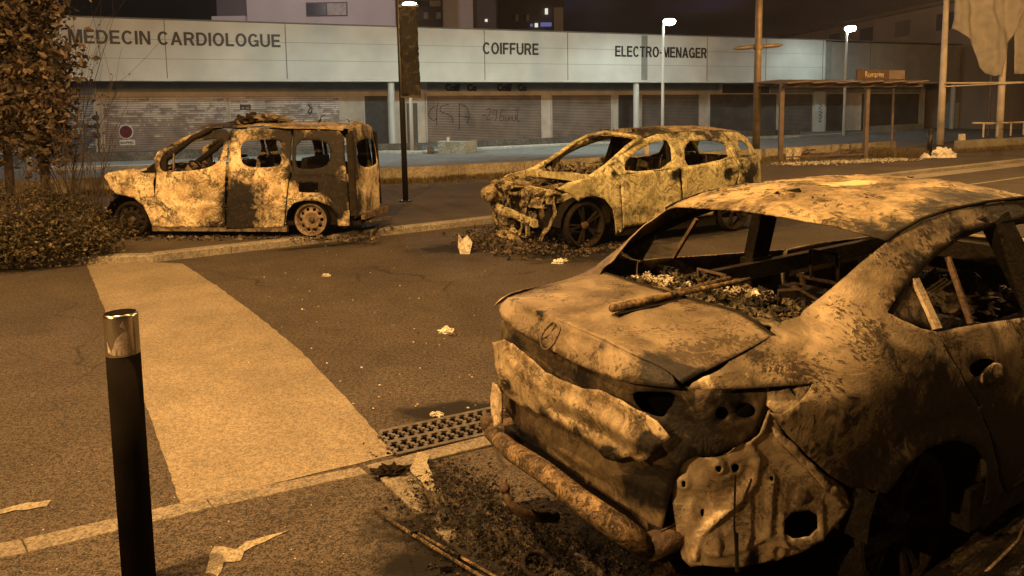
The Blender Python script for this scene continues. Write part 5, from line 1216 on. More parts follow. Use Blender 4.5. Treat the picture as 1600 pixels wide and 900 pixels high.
sheets('ash_spill', 500, lambda: tuple(Vector((vp[0], vp[1], 0))+Matrix.Rotation(R(176.4), 3, 'Z') @ Vector((random.uniform(-1.0, 3.6), .86+random.gauss(0, .10), .105))), .02, .11, M['debris'], 'flakes of ash and burnt trim along the van sill', soot=(-.2, 1.), up=.25)

# ================= estate / crossover
class Suv(Shell):
    def side(s, x, z):
        y = .90-.03*((z-.65)/.5)**2
        if z > 1.02: y -= .22*((z-1.02)/.52)**1.35
        if x > 2.7: y -= .13*((x-2.7)/.8)**2
        if x < -.2: y -= .24*((-.2-x)/.6)**2
        return y
up_ = (3.10, 12.28, 0)
suv = thing('burnt_estate_car', 'burnt out pale estate car with its front end melted away, parked along the far kerb', 'car', up_, R(209.6))
S = Suv(up_, R(209.6)); S.bias = .10; sm = M['suv']
for px, py, r, k in ((960, 250, 14, .45), (1100, 205, 40, .45), (1045, 206, 25, .3), (1165, 215, 20, .3), (1174, 268, 12, .32), (1172, 280, 12, .25), (975, 335, 24, .25), (1003, 300, 20, .15), (1060, 272, 10, .55), (1052, 275, 12, .35), (1138, 272, 8, .75), (960, 272, 6, .8), (1128, 240, 8, .3), (1058, 320, 16, .3), (1060, 240, 6, .3)):
    S.blob(px, py, r, k)
S.panel('front_wing', [(871, 295), (887, 285), (905, 281), (921, 278), (941, 268), (957, 273), (970, 288), (971, 314), (973, 360), (962, 367), (960, 346), (956, 326), (944, 311), (930, 306), (916, 307), (904, 315), (894, 307), (882, 299)], sm, suv, g=.05, amp=.014, mirror=True, bumps=[('line', [S.uz(962, 362), S.uz(957, 326), S.uz(944, 311), S.uz(930, 306), S.uz(914, 308)], .03, .02)])
S.panel('front_door', [(958, 274), (978, 270.5), (1048, 263.5), (1061, 262), (1064, 300), (1066, 345), (1.12, .3), (2.2, .26), (974, 358), (972, 314), (971, 288)], sm, suv, g=.05, amp=.016, mirror=True, bumps=[('line', [S.uz(974, 312), S.uz(1010, 326), S.uz(1045, 326), S.uz(1066, 312)], .03, .012), ('disc', S.uz(1052, 276), .05, -.02)])
S.panel('rear_door', [(1063, 262), (1100, 257), (1146, 248), (1153, 260), (1152, 278), (1147, 295), (.42, .55), (.50, .30), (1.08, .30), (1068, 345), (1066, 300)], sm, suv, g=.05, amp=.014, mirror=True, bumps=[('disc', S.uz(1138, 272), .05, -.025)])
S.panel('rear_wing', [(1148, 247.5), (1180, 241.5), (1189, 256), (1196, 282), (1193, 292), (-.86, .40), (-.55, .36), (-.40, .42), (-.36, .58), (-.22, .70), (0, .75), (.22, .70), (.36, .58), (1150, 293), (1155, 275), (1155, 259)], sm, suv, g=.05, amp=.012, mirror=True)
S.panel('window_frame', [(944, 269), (949, 258), (960, 246), (976, 233), (996, 220), (1026, 209.5), (1070, 205.5), (1130, 205), (1154, 207), (1170, 218), (1181, 240), (1146, 248.5), (1100, 257), (1062, 263), (978, 272), (956, 275)], sm, suv,
    [[(977, 270), (975.5, 254), (990, 240), (1010, 227), (1030, 220), (1046, 218.5), (1049, 262)], [(1068, 220), (1110, 219), (1130, 223), (1136, 236), (1138, 247), (1092, 257), (1069, 259.5)], [(1150, 220.5), (1162, 219.5), (1174, 240), (1161, 243)]], g=.045, amp=.006, mirror=True, hch=1)
RL = [S.W(*S.uz(px, py)) for px, py in ((996, 221), (1026, 210), (1070, 206), (1130, 205.5), (1158, 209))]; RL = [Vector((p.x, p.y-.01, p.z+.012)) for p in RL]; RR = [Vector((p.x, -p.y, p.z)) for p in RL]
loft('roof', RL, RR, 30, 20, M['roofm'], suv, lambda u, t: (.16*(1-u)*(1-(2*t-1)**2), 0, .07*(1-(2*t-1)**2)), .016, 3., soot=lambda v: .22+.6*noise.noise(v*1.5))
sheets('roof_flakes', 90, lambda: (random.uniform(.2, 1.7), random.uniform(-.5, .3), 1.62), .03, .12, M['debris'], parent=suv, soot=(-.1, .9))
# far A pillar and windscreen surround, B pillar inside
m = MB()
for sg in (1, -1):
    m.tube([(2.75, .80*sg, 1.00), (2.45, .76*sg, 1.15), (2.0, .70*sg, 1.42), (1.75, .66*sg, 1.53)], [.05, .038, .034, .034], 8)
m.tube([(1.75, .66, 1.53), (1.9, 0, 1.60), (1.75, -.66, 1.53)], .03, 8); m.build('windscreen_frame', M['suv'], suv, True, .1)
for sg in (1, -1):
    m = MB(); m.bar((1.22, .76*sg, .3), (1.20, .76*sg, 1.0), .10, .12, (1, 0, 0)).bar((1.20, .74*sg, 1.0), (1.17, .60*sg, 1.46), .06, .10, (1, 0, 0)).bar((2.5, .80*sg, .35), (2.5, .80*sg, 1.0), .1, .1, (1, 0, 0)).bar((2.3, .8*sg, .22), (.4, .8*sg, .22), .1, .16); m.build('door_pillar', M['char'], suv, False, .5)
m = MB().add([(2.75, -.80, 1.02), (2.36, -.80, 1.02), (2.36, -.76, 1.24), (2.75, -.77, 1.02), (2.36, -.84, 1.02), (2.36, -.80, 1.24)], [(0, 1, 2), (0, 4, 5)]); m.build('door_corner', M['char'], suv, False, .6)
# far inner pillars seen dark through the windscreen
MB().bar((1.25, -.80, 1.0), (1.16, -.66, 1.5), .30, .08).build('centre_pillar', M['char'], suv, False, .7)
# cowl, engine bay, mangled front
M['melt'] = burnt('melted_metal', (.52, .44, .28), (.15, .12, .07), sc=7., contour=.5, cf=30, speck=.9, spsc=30, wear=.7, bump=1., bsc=30)
m = MB().bar((2.72, .78, .98), (2.72, -.78, .98), .16, .10).bar((3.35, .7, .82), (3.35, -.72, .86), .06, .07).bar((3.4, -.72, .3), (3.38, -.72, .86), .07, .09, (1, 0, 0)).bar((3.4, .15, .15), (3.38, .12, .80), .05, .05, (1, 0, 0)).bar((3.45, -.75, .5), (3.50, .55, .38), .06, .10).bar((2.8, .62, .75), (3.35, .6, .7), .08, .1).bar((2.8, -.62, .75), (3.35, -.62, .7), .08, .1)
m.build('front_frame', M['suv'], suv, False, .25)
MB().box((3.22, -.30, .52), (.25, .60, .62)).box((3.2, .42, .45), (.3, .34, .5)).box((3.0, 0, .55), (.55, .8, .42), Matrix.Rotation(.1, 3, 'Z')).build('engine_and_dark_hollows', M['char'], suv, False, .55, .06)  # engine, plus black boxes standing in for dark hollows in the nose
for k, (x, y, z, a, b, c, sd, s0) in enumerate(((3.42, -.66, .84, .13, .13, .07, 1, .1), (3.40, -.42, .80, .10, .14, .06, 2, .0), (3.44, -.74, .46, .08, .07, .20, 7, -.1), (3.40, .16, .62, .11, .12, .20, 4, .15), (3.36, .42, .62, .12, .14, .13, 5, .0), (3.28, .56, .78, .16, .12, .07, 6, .2), (3.44, .30, .36, .12, .16, .14, 8, .45), (3.46, -.32, .24, .12, .18, .10, 9, .4), (3.52, -.08, .14, .18, .22, .10, 10, -.1), (3.36, -.10, .86, .16, .16, .05, 13, .2), (3.05, .45, .86, .22, .12, .05, 18, .4), (2.95, -.4, .90, .2, .2, .05, 19, .4))):
    crumpled('melted_front_piece', (x, y, z), (a, b, c), M['melt'], None, None, seed=sd*5, parent=suv, soot=s0+.12, amp=.7, fr=1.7)
# bent radiator frame, far lamp bucket, strips of torn sheet
m = MB().lathe([(.10, 0), (.12, .02), (.12, .16), (.08, .20), (.02, .20)], 16, 'z'); o = m.build('lamp_bucket', M['melt'], suv, True, .1); o.location = (3.52, -.64, .74); o.rotation_euler = (0, 1.9, .2)
m = MB().lathe([(0, 0), (.10, 0), (.10, .01), (0, .01)], 16, 'z'); o = m.build('lamp_void', M['hole'], suv); o.location = (3.535, -.643, .735); o.rotation_euler = (0, 1.9, .2)
def strip3(pts, w, name='torn_strip', mat='melt', so=.1):
    P = resamp(pts, 14); vs = []
    for i, p in enumerate(P):
        d = (P[min(i+1, 13)]-P[max(i-1, 0)]).normalized(); n = d.cross(Vector((1, .2, .1))).normalized(); ww = w*(.7+.6*noise.noise(p*9)); j = Vector([.03*noise.noise(p*7+Vector((q, 0, 0))) for q in (0, 5, 9)]); vs += [p+n*ww+j, p-n*ww+j]
    mk(name, vs, [(2*i, 2*i+1, 2*i+3, 2*i+2) for i in range(13)], M[mat], suv, True, [so]*len(vs), .012)
strip3([(3.46, -.76, .86), (3.50, -.74, .60), (3.48, -.72, .30), (3.42, -.70, .16)], .06, so=-.1)
strip3([(3.40, .10, .84), (3.44, .16, .56), (3.46, .10, .30), (3.52, .06, .12)], .05, so=.1)
strip3([(3.42, -.60, .80), (3.44, -.2, .72), (3.40, .2, .80), (3.34, .62, .84)], .035, so=.3)
strip3([(3.50, -.70, .46), (3.54, -.3, .40), (3.52, .1, .44), (3.42, .5, .34)], .04, so=.2)
strip3([(3.38, .55, .82), (3.40, .50, .60), (3.34, .44, .42)], .08, so=.0)
strip3([(3.30, .66, .80), (3.26, .66, .60), (3.32, .60, .30), (3.40, .5, .12)], .05, so=.4)
strip3([(3.40, -.45, .78), (3.38, -.38, .52), (3.46, -.42, .26)], .04, so=.5)
sheets('engine_bay_debris', 90, inbox(2.75, 3.4, -.72, .70, .7, .93), .03, .11, M['debris'], parent=suv, soot=(.1, 1.), up=.25)
sheets('front_debris', 70, inbox(3.32, 3.5, -.78, .62, .12, .82), .02, .10, M['melt'], parent=suv, soot=(.0, 1.2))
m = MB(); random.seed(5)
for _ in range(46):
    p = Vector((random.uniform(3.0, 3.55), random.uniform(-.75, .7), random.uniform(.3, .95))); d = Vector((random.gauss(0, 1), random.gauss(0, 1), random.gauss(0, 1))).normalized()*random.uniform(.1, .3); m.tube([p, p+d*.5+Vector((0, 0, random.uniform(-.05, .05))), p+d], .007, 5)
m.build('cable_strands', M['beam'], suv, False, .2)
MB().box((1.0, 0, .26), (3.6, 1.55, .08)).box((2.55, 0, .62), (.1, 1.45, .68)).box((-.72, 0, .5), (.14, 1.3, .5)).box((0, .66, .58), (.85, .1, .5)).box((0, -.66, .58), (.85, .1, .5)).build('floor_pan', M['char'], suv, False, .8)
MB().box((-.74, 0, .98), (.08, 1.35, .34)).tube([(-.72, .68, 1.1), (-.42, .6, 1.46), (-.42, -.6, 1.46), (-.72, -.68, 1.1)], .04, 8).build('tailgate', M['suv'], suv, False, .2)
for x, y in ((1.45, .4), (1.45, -.4), (.5, .4), (.5, -.4)): seat(suv, x, y, .36)
for y in (.4, -.4): MB().box((1.22, y, .85), (.10, .44, .66), Matrix.Rotation(-.25, 3, 'Y')).build('seat_back', M['char'], suv, False, .8, .03)
MB().box((.25, 0, .88), (.10, 1.2, .62), Matrix.Rotation(-.2, 3, 'Y')).build('seat_back', M['char'], suv, False, .8, .03)
sheets('dashboard_debris', 110, inbox(2.2, 2.75, -.7, .7, .85, 1.08), .06, .26, M['debris'], parent=suv, soot=(0, .8))
m = MB(); m.tube([(0, .18*math.cos(a*6.283/20), .18*math.sin(a*6.283/20)) for a in range(21)], .014, 6).bar((0, -.17, 0), (0, .17, 0), .02); o = m.build('steering_wheel', M['char'], suv, True, .5); o.location = (2.05, .4, 1.0); o.rotation_euler = (0, .5, 0)
for x, sg in ((2.87, 1), (0, 1), (2.87, -1), (0, -1)): steel_wheel(suv, x, .78*sg, .31, M['char'], sg, 5, .34)
for x in (0, 2.87):
    for sg in (1, -1):
        m = MB(); m.add([(x+.42*math.cos(a), y*sg, .34+.40*math.sin(a)) for y in (0.38, 0.84) for a in [math.pi*k/12 for k in range(13)]], [(k, k+1, 14+k, 13+k) for k in range(12)])
        b0 = len(m.v); m.v += [Vector((x, 0.38*sg, .2))]; m.f += [(k, k+1, b0) for k in range(12)]; m.build('wheel_housing', M['char'], suv, True, .9)
def suvpt(x, y, z=.01): return tuple(Vector((up_[0], up_[1], 0))+Matrix.Rotation(R(209.6), 3, 'Z') @ Vector((x, y, z)))
sheets('molten_debris', 1800, lambda: suvpt(3.45+random.gauss(0, .30), random.gauss(-.05, .50), .02+abs(random.gauss(0, .05))), .02, .09, M['debris'], 'heap of melted bumper parts in front of the burnt estate car', soot=(-.1, 1.), up=.3)
sheets('ash_spill', 420, lambda: suvpt(random.uniform(2.1, 3.3), .95+random.gauss(0, .12), .02), .02, .09, M['debris'], 'flakes of ash beside the front wheel of the burnt estate car', soot=(.0, 1.), up=.25)
mound('molten_crust', lambda x, y, z: suvpt(3.50+x, -.05+y, z), .26, .50, .13, M['debris'], 'melted crust under the nose of the burnt estate car', 3, 60, .35)
wp = at(727, 397); o = MB().add([(-.07, 0, 0), (.06, 0, 0), (.10, .02, .16), (.03, .03, .26), (-.04, .03, .20), (-.09, .02, .28), (-.10, .01, .10)], [(0, 1, 2, 3, 4, 5, 6)]).build('bumper_shard', M['palead'], None, False, -.4); o.location = wp
mm = o.modifiers.new('t', 'SOLIDIFY'); mm.thickness = .02; tag(o, 'bright white shard standing at the left end of the melted bumper heap', 'shard')
# ================= near saloon: the skin wraps round the rear corner; u = arc length from the rear centre
class Sedan(Shell):
    def __init__(s, pos, yaw):
        super().__init__(pos, yaw)
        h = [(-1.08, 0), (-1.07, .22), (-1.045, .43), (-.985, .60), (-.87, .72), (-.70, .79), (-.50, .84), (-.25, .875), (0, .895), (.4, .905), (1., .905), (2.6, .90), (3.1, .87), (3.4, .80), (3.62, .62), (3.72, .3), (3.74, 0)]
        P = [Vector((x, y, 0)) for x, y in h]; Q = [P[0]]
        for i in range(len(P)-1):
            p0 = P[i-1] if i else Vector((P[1].x, -P[1].y, 0)); p1, p2 = P[i], P[i+1]; p3 = P[min(i+2, len(P)-1)]
            for k in range(1, 9): t = k/8; Q.append(.5*((2*p1)+(p2-p0)*t+(2*p0-5*p1+4*p2-p3)*t*t+(3*p1-3*p2+p3-p0)*t**3))
        a = [0.]
        for i in range(1, len(Q)): a.append(a[-1]+(Q[i]-Q[i-1]).length)
        s.A = np.array(a); s.QX = np.array([q.x for q in Q]); s.QY = np.array([q.y for q in Q])
    def zt(s, x): return float(np.interp(x, [-1.1, -.45, -.3, 0, .2, .5, 1.2, 1.8, 2.6, 3.7], [1.05, 1.08, 1.14, 1.32, 1.39, 1.435, 1.45, 1.38, 1.06, .98]))
    def inset(s, x, z):
        zt = s.zt(x); q = max(0, min(1.15, (z-.90)/(zt-.90))); im = float(np.interp(x, [-1.1, -.9, -.45, 0, .3, 1.2, 2.6], [.04, .09, .28, .28, .27, .27, .14])); pw = float(np.interp(x, [-1., -.4, .1, .5], [2.6, 2.4, 1.5, 1.25]))
        r = im*q**pw
        if z < .6: r += (.06 if x > -.2 else 0.)*((.6-z)/.4)**2
        r -= .012*math.exp(-((z-.80)/.07)**2)     # crease
        return r
    def W(s, u, z, inset=0.):
        g = -1 if u < 0 else 1; u_ = abs(u)
        x = float(np.interp(u_, s.A, s.QX)); y = float(np.interp(u_, s.A, s.QY)); e = .02
        tx = float(np.interp(u_+e, s.A, s.QX))-float(np.interp(max(0, u_-e), s.A, s.QX)); ty = float(np.interp(u_+e, s.A, s.QY))-float(np.interp(max(0, u_-e), s.A, s.QY))
        if u_ < e: tx = 0.
        l = math.hypot(tx, ty); n = (-ty/l, tx/l); k = s.inset(x, z)+inset
        n = (ty/l, -tx/l)     # inwards: forward at the rear, towards the axis on the side
        # u > 0 is the car's right side (y < 0)
        return Vector((x+n[0]*k, -(y+n[1]*k)*g, z))
    def uz_raw(s, px, py, inset=0.): return Sedan.uz(s, px, py, inset)
    def uz(s, px, py, inset=0.):
        d = s.d(px, py); z = .8; A = s.A; e = .02
        if not hasattr(s, 'tab'):
            us = np.linspace(0, A[-1], 900); x = np.interp(us, A, s.QX); y = np.interp(us, A, s.QY)
            tx = np.interp(us+e, A, s.QX)-np.interp(np.maximum(0, us-e), A, s.QX); ty = np.interp(us+e, A, s.QY)-np.interp(np.maximum(0, us-e), A, s.QY); tx[us < e] = 0
            l = np.hypot(tx, ty); s.tab = (us, x, y, ty/l, -tx/l, np.array([s.zt(v) for v in x]), np.interp(x, [-1.1, -.9, -.45, 0, .3, 1.2, 2.6], [.04, .09, .28, .28, .27, .27, .14]), np.interp(x, [-1., -.4, .1, .5], [2.6, 2.4, 1.5, 1.25]))
        us, x, y, nx, ny, zt, im, pw = s.tab; best = (1., 0.)
        for it in range(24):
            q = np.clip((z-.90)/(zt-.90), 0, 1.15); k = im*q**pw+(np.where(x > -.2, .06, 0.)*((.6-z)/.4)**2 if z < .6 else 0)-.012*math.exp(-((z-.80)/.07)**2)+inset
            X = x+nx*k; Y = y+ny*k; best = None
            for g in (1, -1):
                YY = -Y*g; c = (X-s.O.x)*d.y-(YY-s.O.y)*d.x; idx = np.nonzero(c[:-1]*c[1:] <= 0)[0]
                for i in idx:
                    if abs(c[i]-c[i+1]) < 1e-12: continue
                    f = c[i]/(c[i]-c[i+1]); px_ = X[i]+(X[i+1]-X[i])*f; py_ = YY[i]+(YY[i+1]-YY[i])*f; t = ((px_-s.O.x)*d.x+(py_-s.O.y)*d.y)/(d.x**2+d.y**2)
                    if t > 0 and (best is None or t < best[0]): best = (t, g*(us[i]+(us[i+1]-us[i])*f))
            if best is None: return s.uz_raw(px+3, py, inset)
            z = max(.02, min(1.6, z+(s.O.z+best[0]*d.z-z)*.5))
        return float(best[1]), float(z)
sp0 = (1.03, 3.36, 0); SY = R(32)
sed = thing('burnt_saloon', 'burnt out saloon in the foreground, roof and boot scorched pale brown, bumper and lamps gone', 'car', sp0, SY)
D = Sedan(sp0, SY); D.bias = .16; dm = M['sedan']
def xz(x, z=None):   # forward coordinate on the right flank -> u
    i = int(np.argmin(abs(D.QX-x)+(0 if True else 0))); u = float(np.interp(x, D.QX, D.A)); return (u, z)
CS = {}
_uz = D.uz
def cuz(px, py, inset=0.):
    k = (px, py, round(inset, 3))
    if k not in CS: CS[k] = _uz(px, py, inset)
    return CS[k]
D.uz = cuz
print('sedan check', [tuple(round(c, 2) for c in (*D.uz(*p), *D.W(*D.uz(*p)))) for p in ((862, 522), (1270, 598), (1210, 521), (1385, 379), (1455, 690), (1540, 578), (1600, 312))])
for px, py, r, k in ((1100, 597, 20, -1.0), (1160, 580, 16, -.6), (1290, 585, 22, -.55), (1372, 596, 18, -.6), (1420, 545, 18, -.6), (1300, 470, 22, -.5), (1262, 520, 20, -.5), (1330, 560, 20, -.5), (1470, 470, 12, -.4), (1560, 540, 20, -.45), (1580, 600, 20, -.4), (1455, 420, 22, .4), (1500, 365, 26, .6), (1560, 335, 30, .7), (1420, 400, 22, .45), (1150, 585, 26, .1), (1270, 700, 20, .1), (1430, 680, 40, .5), (1500, 660, 36, .5), (1380, 740, 26, .55), (1340, 470, 18, .35), (1400, 640, 26, .35), (1470, 600, 16, .3), (1335, 650, 18, .3), (1370, 520, 20, .25), (1545, 700, 26, .8), (1300, 700, 40, .35), (1250, 660, 30, .25), (1350, 620, 40, .2), (1450, 560, 40, .3), (1440, 340, 20, .3), (1590, 330, 30, .6), (1340, 740, 30, .6), (1580, 650, 50, .5), (1480, 640, 30, .3), (1280, 560, 22, .25), (1540, 590, 30, .3), (1570, 740, 30, .6), (1400, 555, 30, .3)):
    D.blob(px, py, r, k)
side_out = [(1075, 607), (1082, 598), (1100, 588), (1140, 564), (1178, 544), (1208, 523), (1250, 494), (1300, 450), (1345, 410), (1383, 380), (1400, 368), (1440, 346), (1480, 331), (1540, 319), (1600, 311), xz(1.9, 1.36), xz(2.62, 1.0), xz(2.66, .96), xz(2.45, 1.03), xz(1.95, 1.29), (1650, 334), (1600, 343), (1540, 352), (1500, 366), (1460, 395), (1425, 432), (1400, 465), (1386, 488),
            (1410, 500), (1440, 513), (1462, 518), (1485, 560), (1508, 600), (1530, 640), (1546, 676), (1553, 710), (1560, 750), (1574, 785), (1588, 784), (1560, 806), (1535, 830), (1532, 812), (1537, 785), (1543, 755), (1538, 722), (1522, 698), (1491, 686), (1456, 694), (1417, 722), (1394, 755), (1378, 768),
            (1355, 764), (1330, 762), (1300, 745), (1262, 712), (1232, 680), (1212, 655), (1204, 645), (1222, 648), (1246, 632), (1262, 614), (1270, 598), (1240, 601), (1180, 605), (1120, 608)]
D.panel('rear_quarter_panel', side_out, dm, sed, g=.028, amp=.005, fr=5, mirror=True, thick=.006,
    bumps=[('line', [D.uz(1378, 766), D.uz(1400, 722), D.uz(1440, 688), D.uz(1490, 674), D.uz(1530, 690), D.uz(1548, 730)], .035, .02), ('line', [D.uz(1230, 560), D.uz(1330, 545), D.uz(1420, 545), D.uz(1470, 560)], .03, .008)])
# rear door with frame and handle recess
dout = [(1465, 519), (1500, 511), (1550, 503), (1600, 496), xz(1.50, .97), xz(1.52, .60), xz(1.50, .28), xz(.95, .27), (1600, 780), (1578, 778), (1563, 745), (1557, 710), (1550, 676), (1534, 640), (1512, 600), (1489, 560)]
D.panel('rear_door', dout, dm, sed, [[(1512, 575), (1520, 566), (1535, 560), (1552, 561), (1560, 568), (1552, 580), (1538, 588), (1522, 590)]], g=.028, amp=.005, fr=5, mirror=True, hch=2, thick=.006)
D.panel('handle_bowl', [(1534, 590), (1548, 572), (1562, 566), (1570, 574), (1566, 588), (1552, 600), (1540, 603)], M['inner'], sed, g=.02, inset=-.012, amp=.012, fr=14, ch=1)
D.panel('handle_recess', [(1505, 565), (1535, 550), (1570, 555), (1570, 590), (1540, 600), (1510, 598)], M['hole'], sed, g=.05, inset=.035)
D.panel('front_door', [xz(1.53, .97), xz(2.50, .97), xz(2.55, .6), xz(2.50, .28), xz(1.52, .28), xz(1.545, .6)], dm, sed, g=.06, amp=.01, mirror=True)
D.panel('front_wing', [xz(2.53, .97), xz(2.9, .93), xz(3.4, .84), xz(3.7, .74), xz(3.7, .35), xz(3.35, .30), xz(3.3, .52), xz(3.1, .68), xz(2.85, .70), xz(2.6, .55), xz(2.53, .28), xz(2.57, .6)], dm, sed, g=.07, amp=.01, mirror=True)
def w3(px, py, inset=0.): return D.W(*D.uz(px, py), inset) if inset == 0 else D.W(*D.uz(px, py, inset), inset)
for A_, B_2, w_, nm_, mt_ in (((1428, 436), (1464, 514), .045, 'window_frame_bar', 'inner'), ((1481, 402), (1517, 506), .018, 'window_divider', 'rust')):
    a, b = w3(*A_, .02), w3(*B_2, .02)
    for sg in ((1, -1) if mt_ == 'rust' else (1,)): MB().bar((a.x, a.y*sg, a.z), (b.x, b.y*sg, b.z), w_, .02, (0, 1, 0)).build(nm_, M[mt_], sed, False, .2)
gp = [w3(*p, .012) for p in ((1388, 488), (1402, 464), (1428, 432), (1462, 396), (1502, 368), (1542, 354), (1602, 345), (1650, 337))]+[D.W(*xz(1.95, 1.27)), D.W(*xz(2.45, 1.02))]
for sg in (1, -1): MB().tube([(p.x, (p.y+.01)*sg, p.z) for p in gp], .016, 6).build('window_gasket', M['char'], sed, True, .9)
# triangular dark corner trim behind the door glass
D.panel('corner_trim', [(1392, 489), (1402, 468), (1425, 438), (1440, 470), (1456, 513), (1430, 507)], dm, sed, g=.03, inset=.02, base=.35, mirror=True)
# boot lid: top and rear face
ridge = [w3(*p) for p in ((786, 466), (800, 470), (820, 476), (851, 492), (890, 509), (932, 527), (970, 545), (1000, 560), (1028, 571))]
lidside = [w3(*p) for p in ((1028, 571), (1075, 573), (1120, 563), (1165, 545), (1205, 525))]
front = [Vector((-.30, .66, 1.09)), Vector((-.37, .35, 1.105)), Vector((-.40, 0, 1.11)), Vector((-.38, -.35, 1.105)), lidside[-1]+Vector((0, .0, -.003))]
print('ridge', [tuple(round(c, 2) for c in p) for p in ridge], 'lidside', [tuple(round(c, 2) for c in p) for p in lidside])
rid2 = ridge+[w3(1048, 583), w3(1066, 600)]
lid1 = loft('boot_lid', rid2, front, 60, 26, M['lid'], sed, lambda u, t: (0, 0, .022*math.sin(math.pi*t)*math.sin(math.pi*u)-.010*math.exp(-((t-.62)/.12)**2)*math.sin(math.pi*u)), .004, 4, .006, base=-.25,
    soot=lambda v: sum(k*math.exp(-((v-c).length/r)**2) for c, r, k in LB))if False else None
LB = [(w3(1025, 585), .06, 1.1), (w3(1060, 592), .07, 1.2), (w3(1100, 582), .05, .9), (w3(1150, 565), .05, .5), (w3(1020, 545), .05, .85), (w3(845, 490), .03, .8), (w3(800, 462), .05, .6), (w3(940, 540), .03, .5), (w3(870, 560), .02, .2), (w3(1170, 555), .04, .7), (w3(1110, 545), .06, .35), (w3(830, 470), .05, .5), (w3(1050, 520), .05, .25), (w3(940, 452), .10, -.75), (w3(1085, 505), .09, -.65), (w3(975, 506), .04, -.8), (w3(885, 478), .05, -.7), (w3(925, 515), .03, -.7), (w3(860, 440), .05, -.5)]
lsoot = lambda v: sum(k*math.exp(-((v-c).length/r)**2) for c, r, k in LB)
lid1 = loft('boot_lid', rid2, front, 60, 26, M['lid'], sed, lambda u, t: (0, 0, .022*math.sin(math.pi*t)*math.sin(math.pi*u)-.010*math.exp(-((t-.62)/.12)**2)*math.sin(math.pi*u)), .004, 4, .006, base=.12, soot=lsoot)
fo = [(786, 466), (800, 470), (820, 476), (851, 492), (890, 509), (932, 527), (970, 545), (1000, 560), (1028, 571), (1048, 583), (1062, 606), (1030, 604), (998, 600), (982, 598), (934, 584), (895, 565), (845, 537), (801, 512), (783, 494), (779, 478)]
D2b = D.blobs; D.blobs = [(c, r*1.1, k) for c, r, k in LB]
eu = D.uz(861, 524)
strokes = [('ring', eu, .050, .006), ('line', [(eu[0]-.03, eu[1]-.02), (eu[0], eu[1]+.01), (eu[0]+.03, eu[1]-.02)], .008, .005), ('line', [(eu[0], eu[1]+.01), (eu[0], eu[1]+.045)], .008, .005)]
D.panel('boot_lid_face', fo, M['lid'], sed, g=.022, amp=.003, bumps=strokes, base=-.05, thick=.01)
D.blobs = []
D.panel('lamp_bowl', [(1200, 612), (1222, 609), (1245, 603), (1270, 597), (1266, 612), (1252, 630), (1242, 640), (1228, 650), (1212, 646), (1200, 634)], M['inner'], sed, g=.015, inset=.03, amp=.006, fr=9, base=-.3, bumps=[('disc', D.uz(1243, 610, .03), .012, -.02)])
D.blobs = [(c, r*1.1, k) for c, r, k in LB]
# raised emblem
m = MB(); ep = [D.W(eu[0]+.046*math.cos(a), eu[1]+.050*math.sin(a), -.008) for a in [2*math.pi*k/24 for k in range(25)]]; m.tube(ep, .005, 5)
c_ = D.W(eu[0], eu[1]+.008, -.006)
for a in (90, 210, 330): m.tube([c_, D.W(eu[0]+.044*math.cos(R(a)), eu[1]+.048*math.sin(R(a)), -.006)], .0035, 5)
m.build('emblem', M['lid'], sed, True, .05)
# dark recess panel under the lid and the inner rear panel
D.blobs = [(w3(1030, 640, .06), .10, .9), (w3(900, 600, .06), .16, .5), (w3(800, 560, .06), .14, .8), (w3(1060, 760, .06), .12, .6), (w3(1000, 760, .06), .10, .7), (w3(830, 700, .06), .12, .6), (w3(1140, 620, .06), .10, .45), (w3(1100, 700, .06), .12, .6)]
hl = [[(985, 612), (1020, 611), (1056, 613), (1052, 632), (1044, 640), (1038, 652), (1022, 650), (1010, 645), (1000, 640), (990, 630)], [(1127+11*math.cos(a*.63), 645+10*math.sin(a*.63)) for a in range(10)], [(1163+17*math.cos(a*.63+.4), 641+12*math.sin(a*.63+.4)) for a in range(10)]]
D.panel('rear_body_panel', [(775, 500), (800, 505), (880, 545), (960, 580), (1040, 603), (1075, 604), (1150, 602), (1200, 600), (1198, 640), (1180, 680), (1150, 698), (1112, 712), (1085, 712), (1068, 722), (1052, 758), (1040, 800), (1030, 850), (985, 800), (930, 765), (880, 728), (845, 700), (815, 672), (790, 640), (776, 600)], M['rearp'] if 'rearp' in M else M.setdefault('rearp', burnt('rear_body_metal', (.15, .115, .07), (.06, .045, .03), sc=3, contour=.3, speck=.5, spsc=50, wear=.4, bump=.5)), sed, hl, g=.03, inset=.055, amp=.006, fr=6,
    bumps=[('line', [D.uz(830, 660, .055), D.uz(900, 712, .055), D.uz(980, 745, .055), D.uz(1045, 770, .055)], .02, .02), ('ring', D.uz(1127, 645, .055), .032, .012), ('ring', D.uz(1163, 641, .055), .046, .012), ('line', [D.uz(920, 660, .055), D.uz(1010, 705, .055), D.uz(1080, 735, .055)], .025, .012)])
D.panel('lamp_cavity', [(970, 600), (1070, 604), (1100, 608), (1195, 608), (1190, 665), (1075, 670), (985, 660)], M['hole'], sed, g=.08, inset=.15)
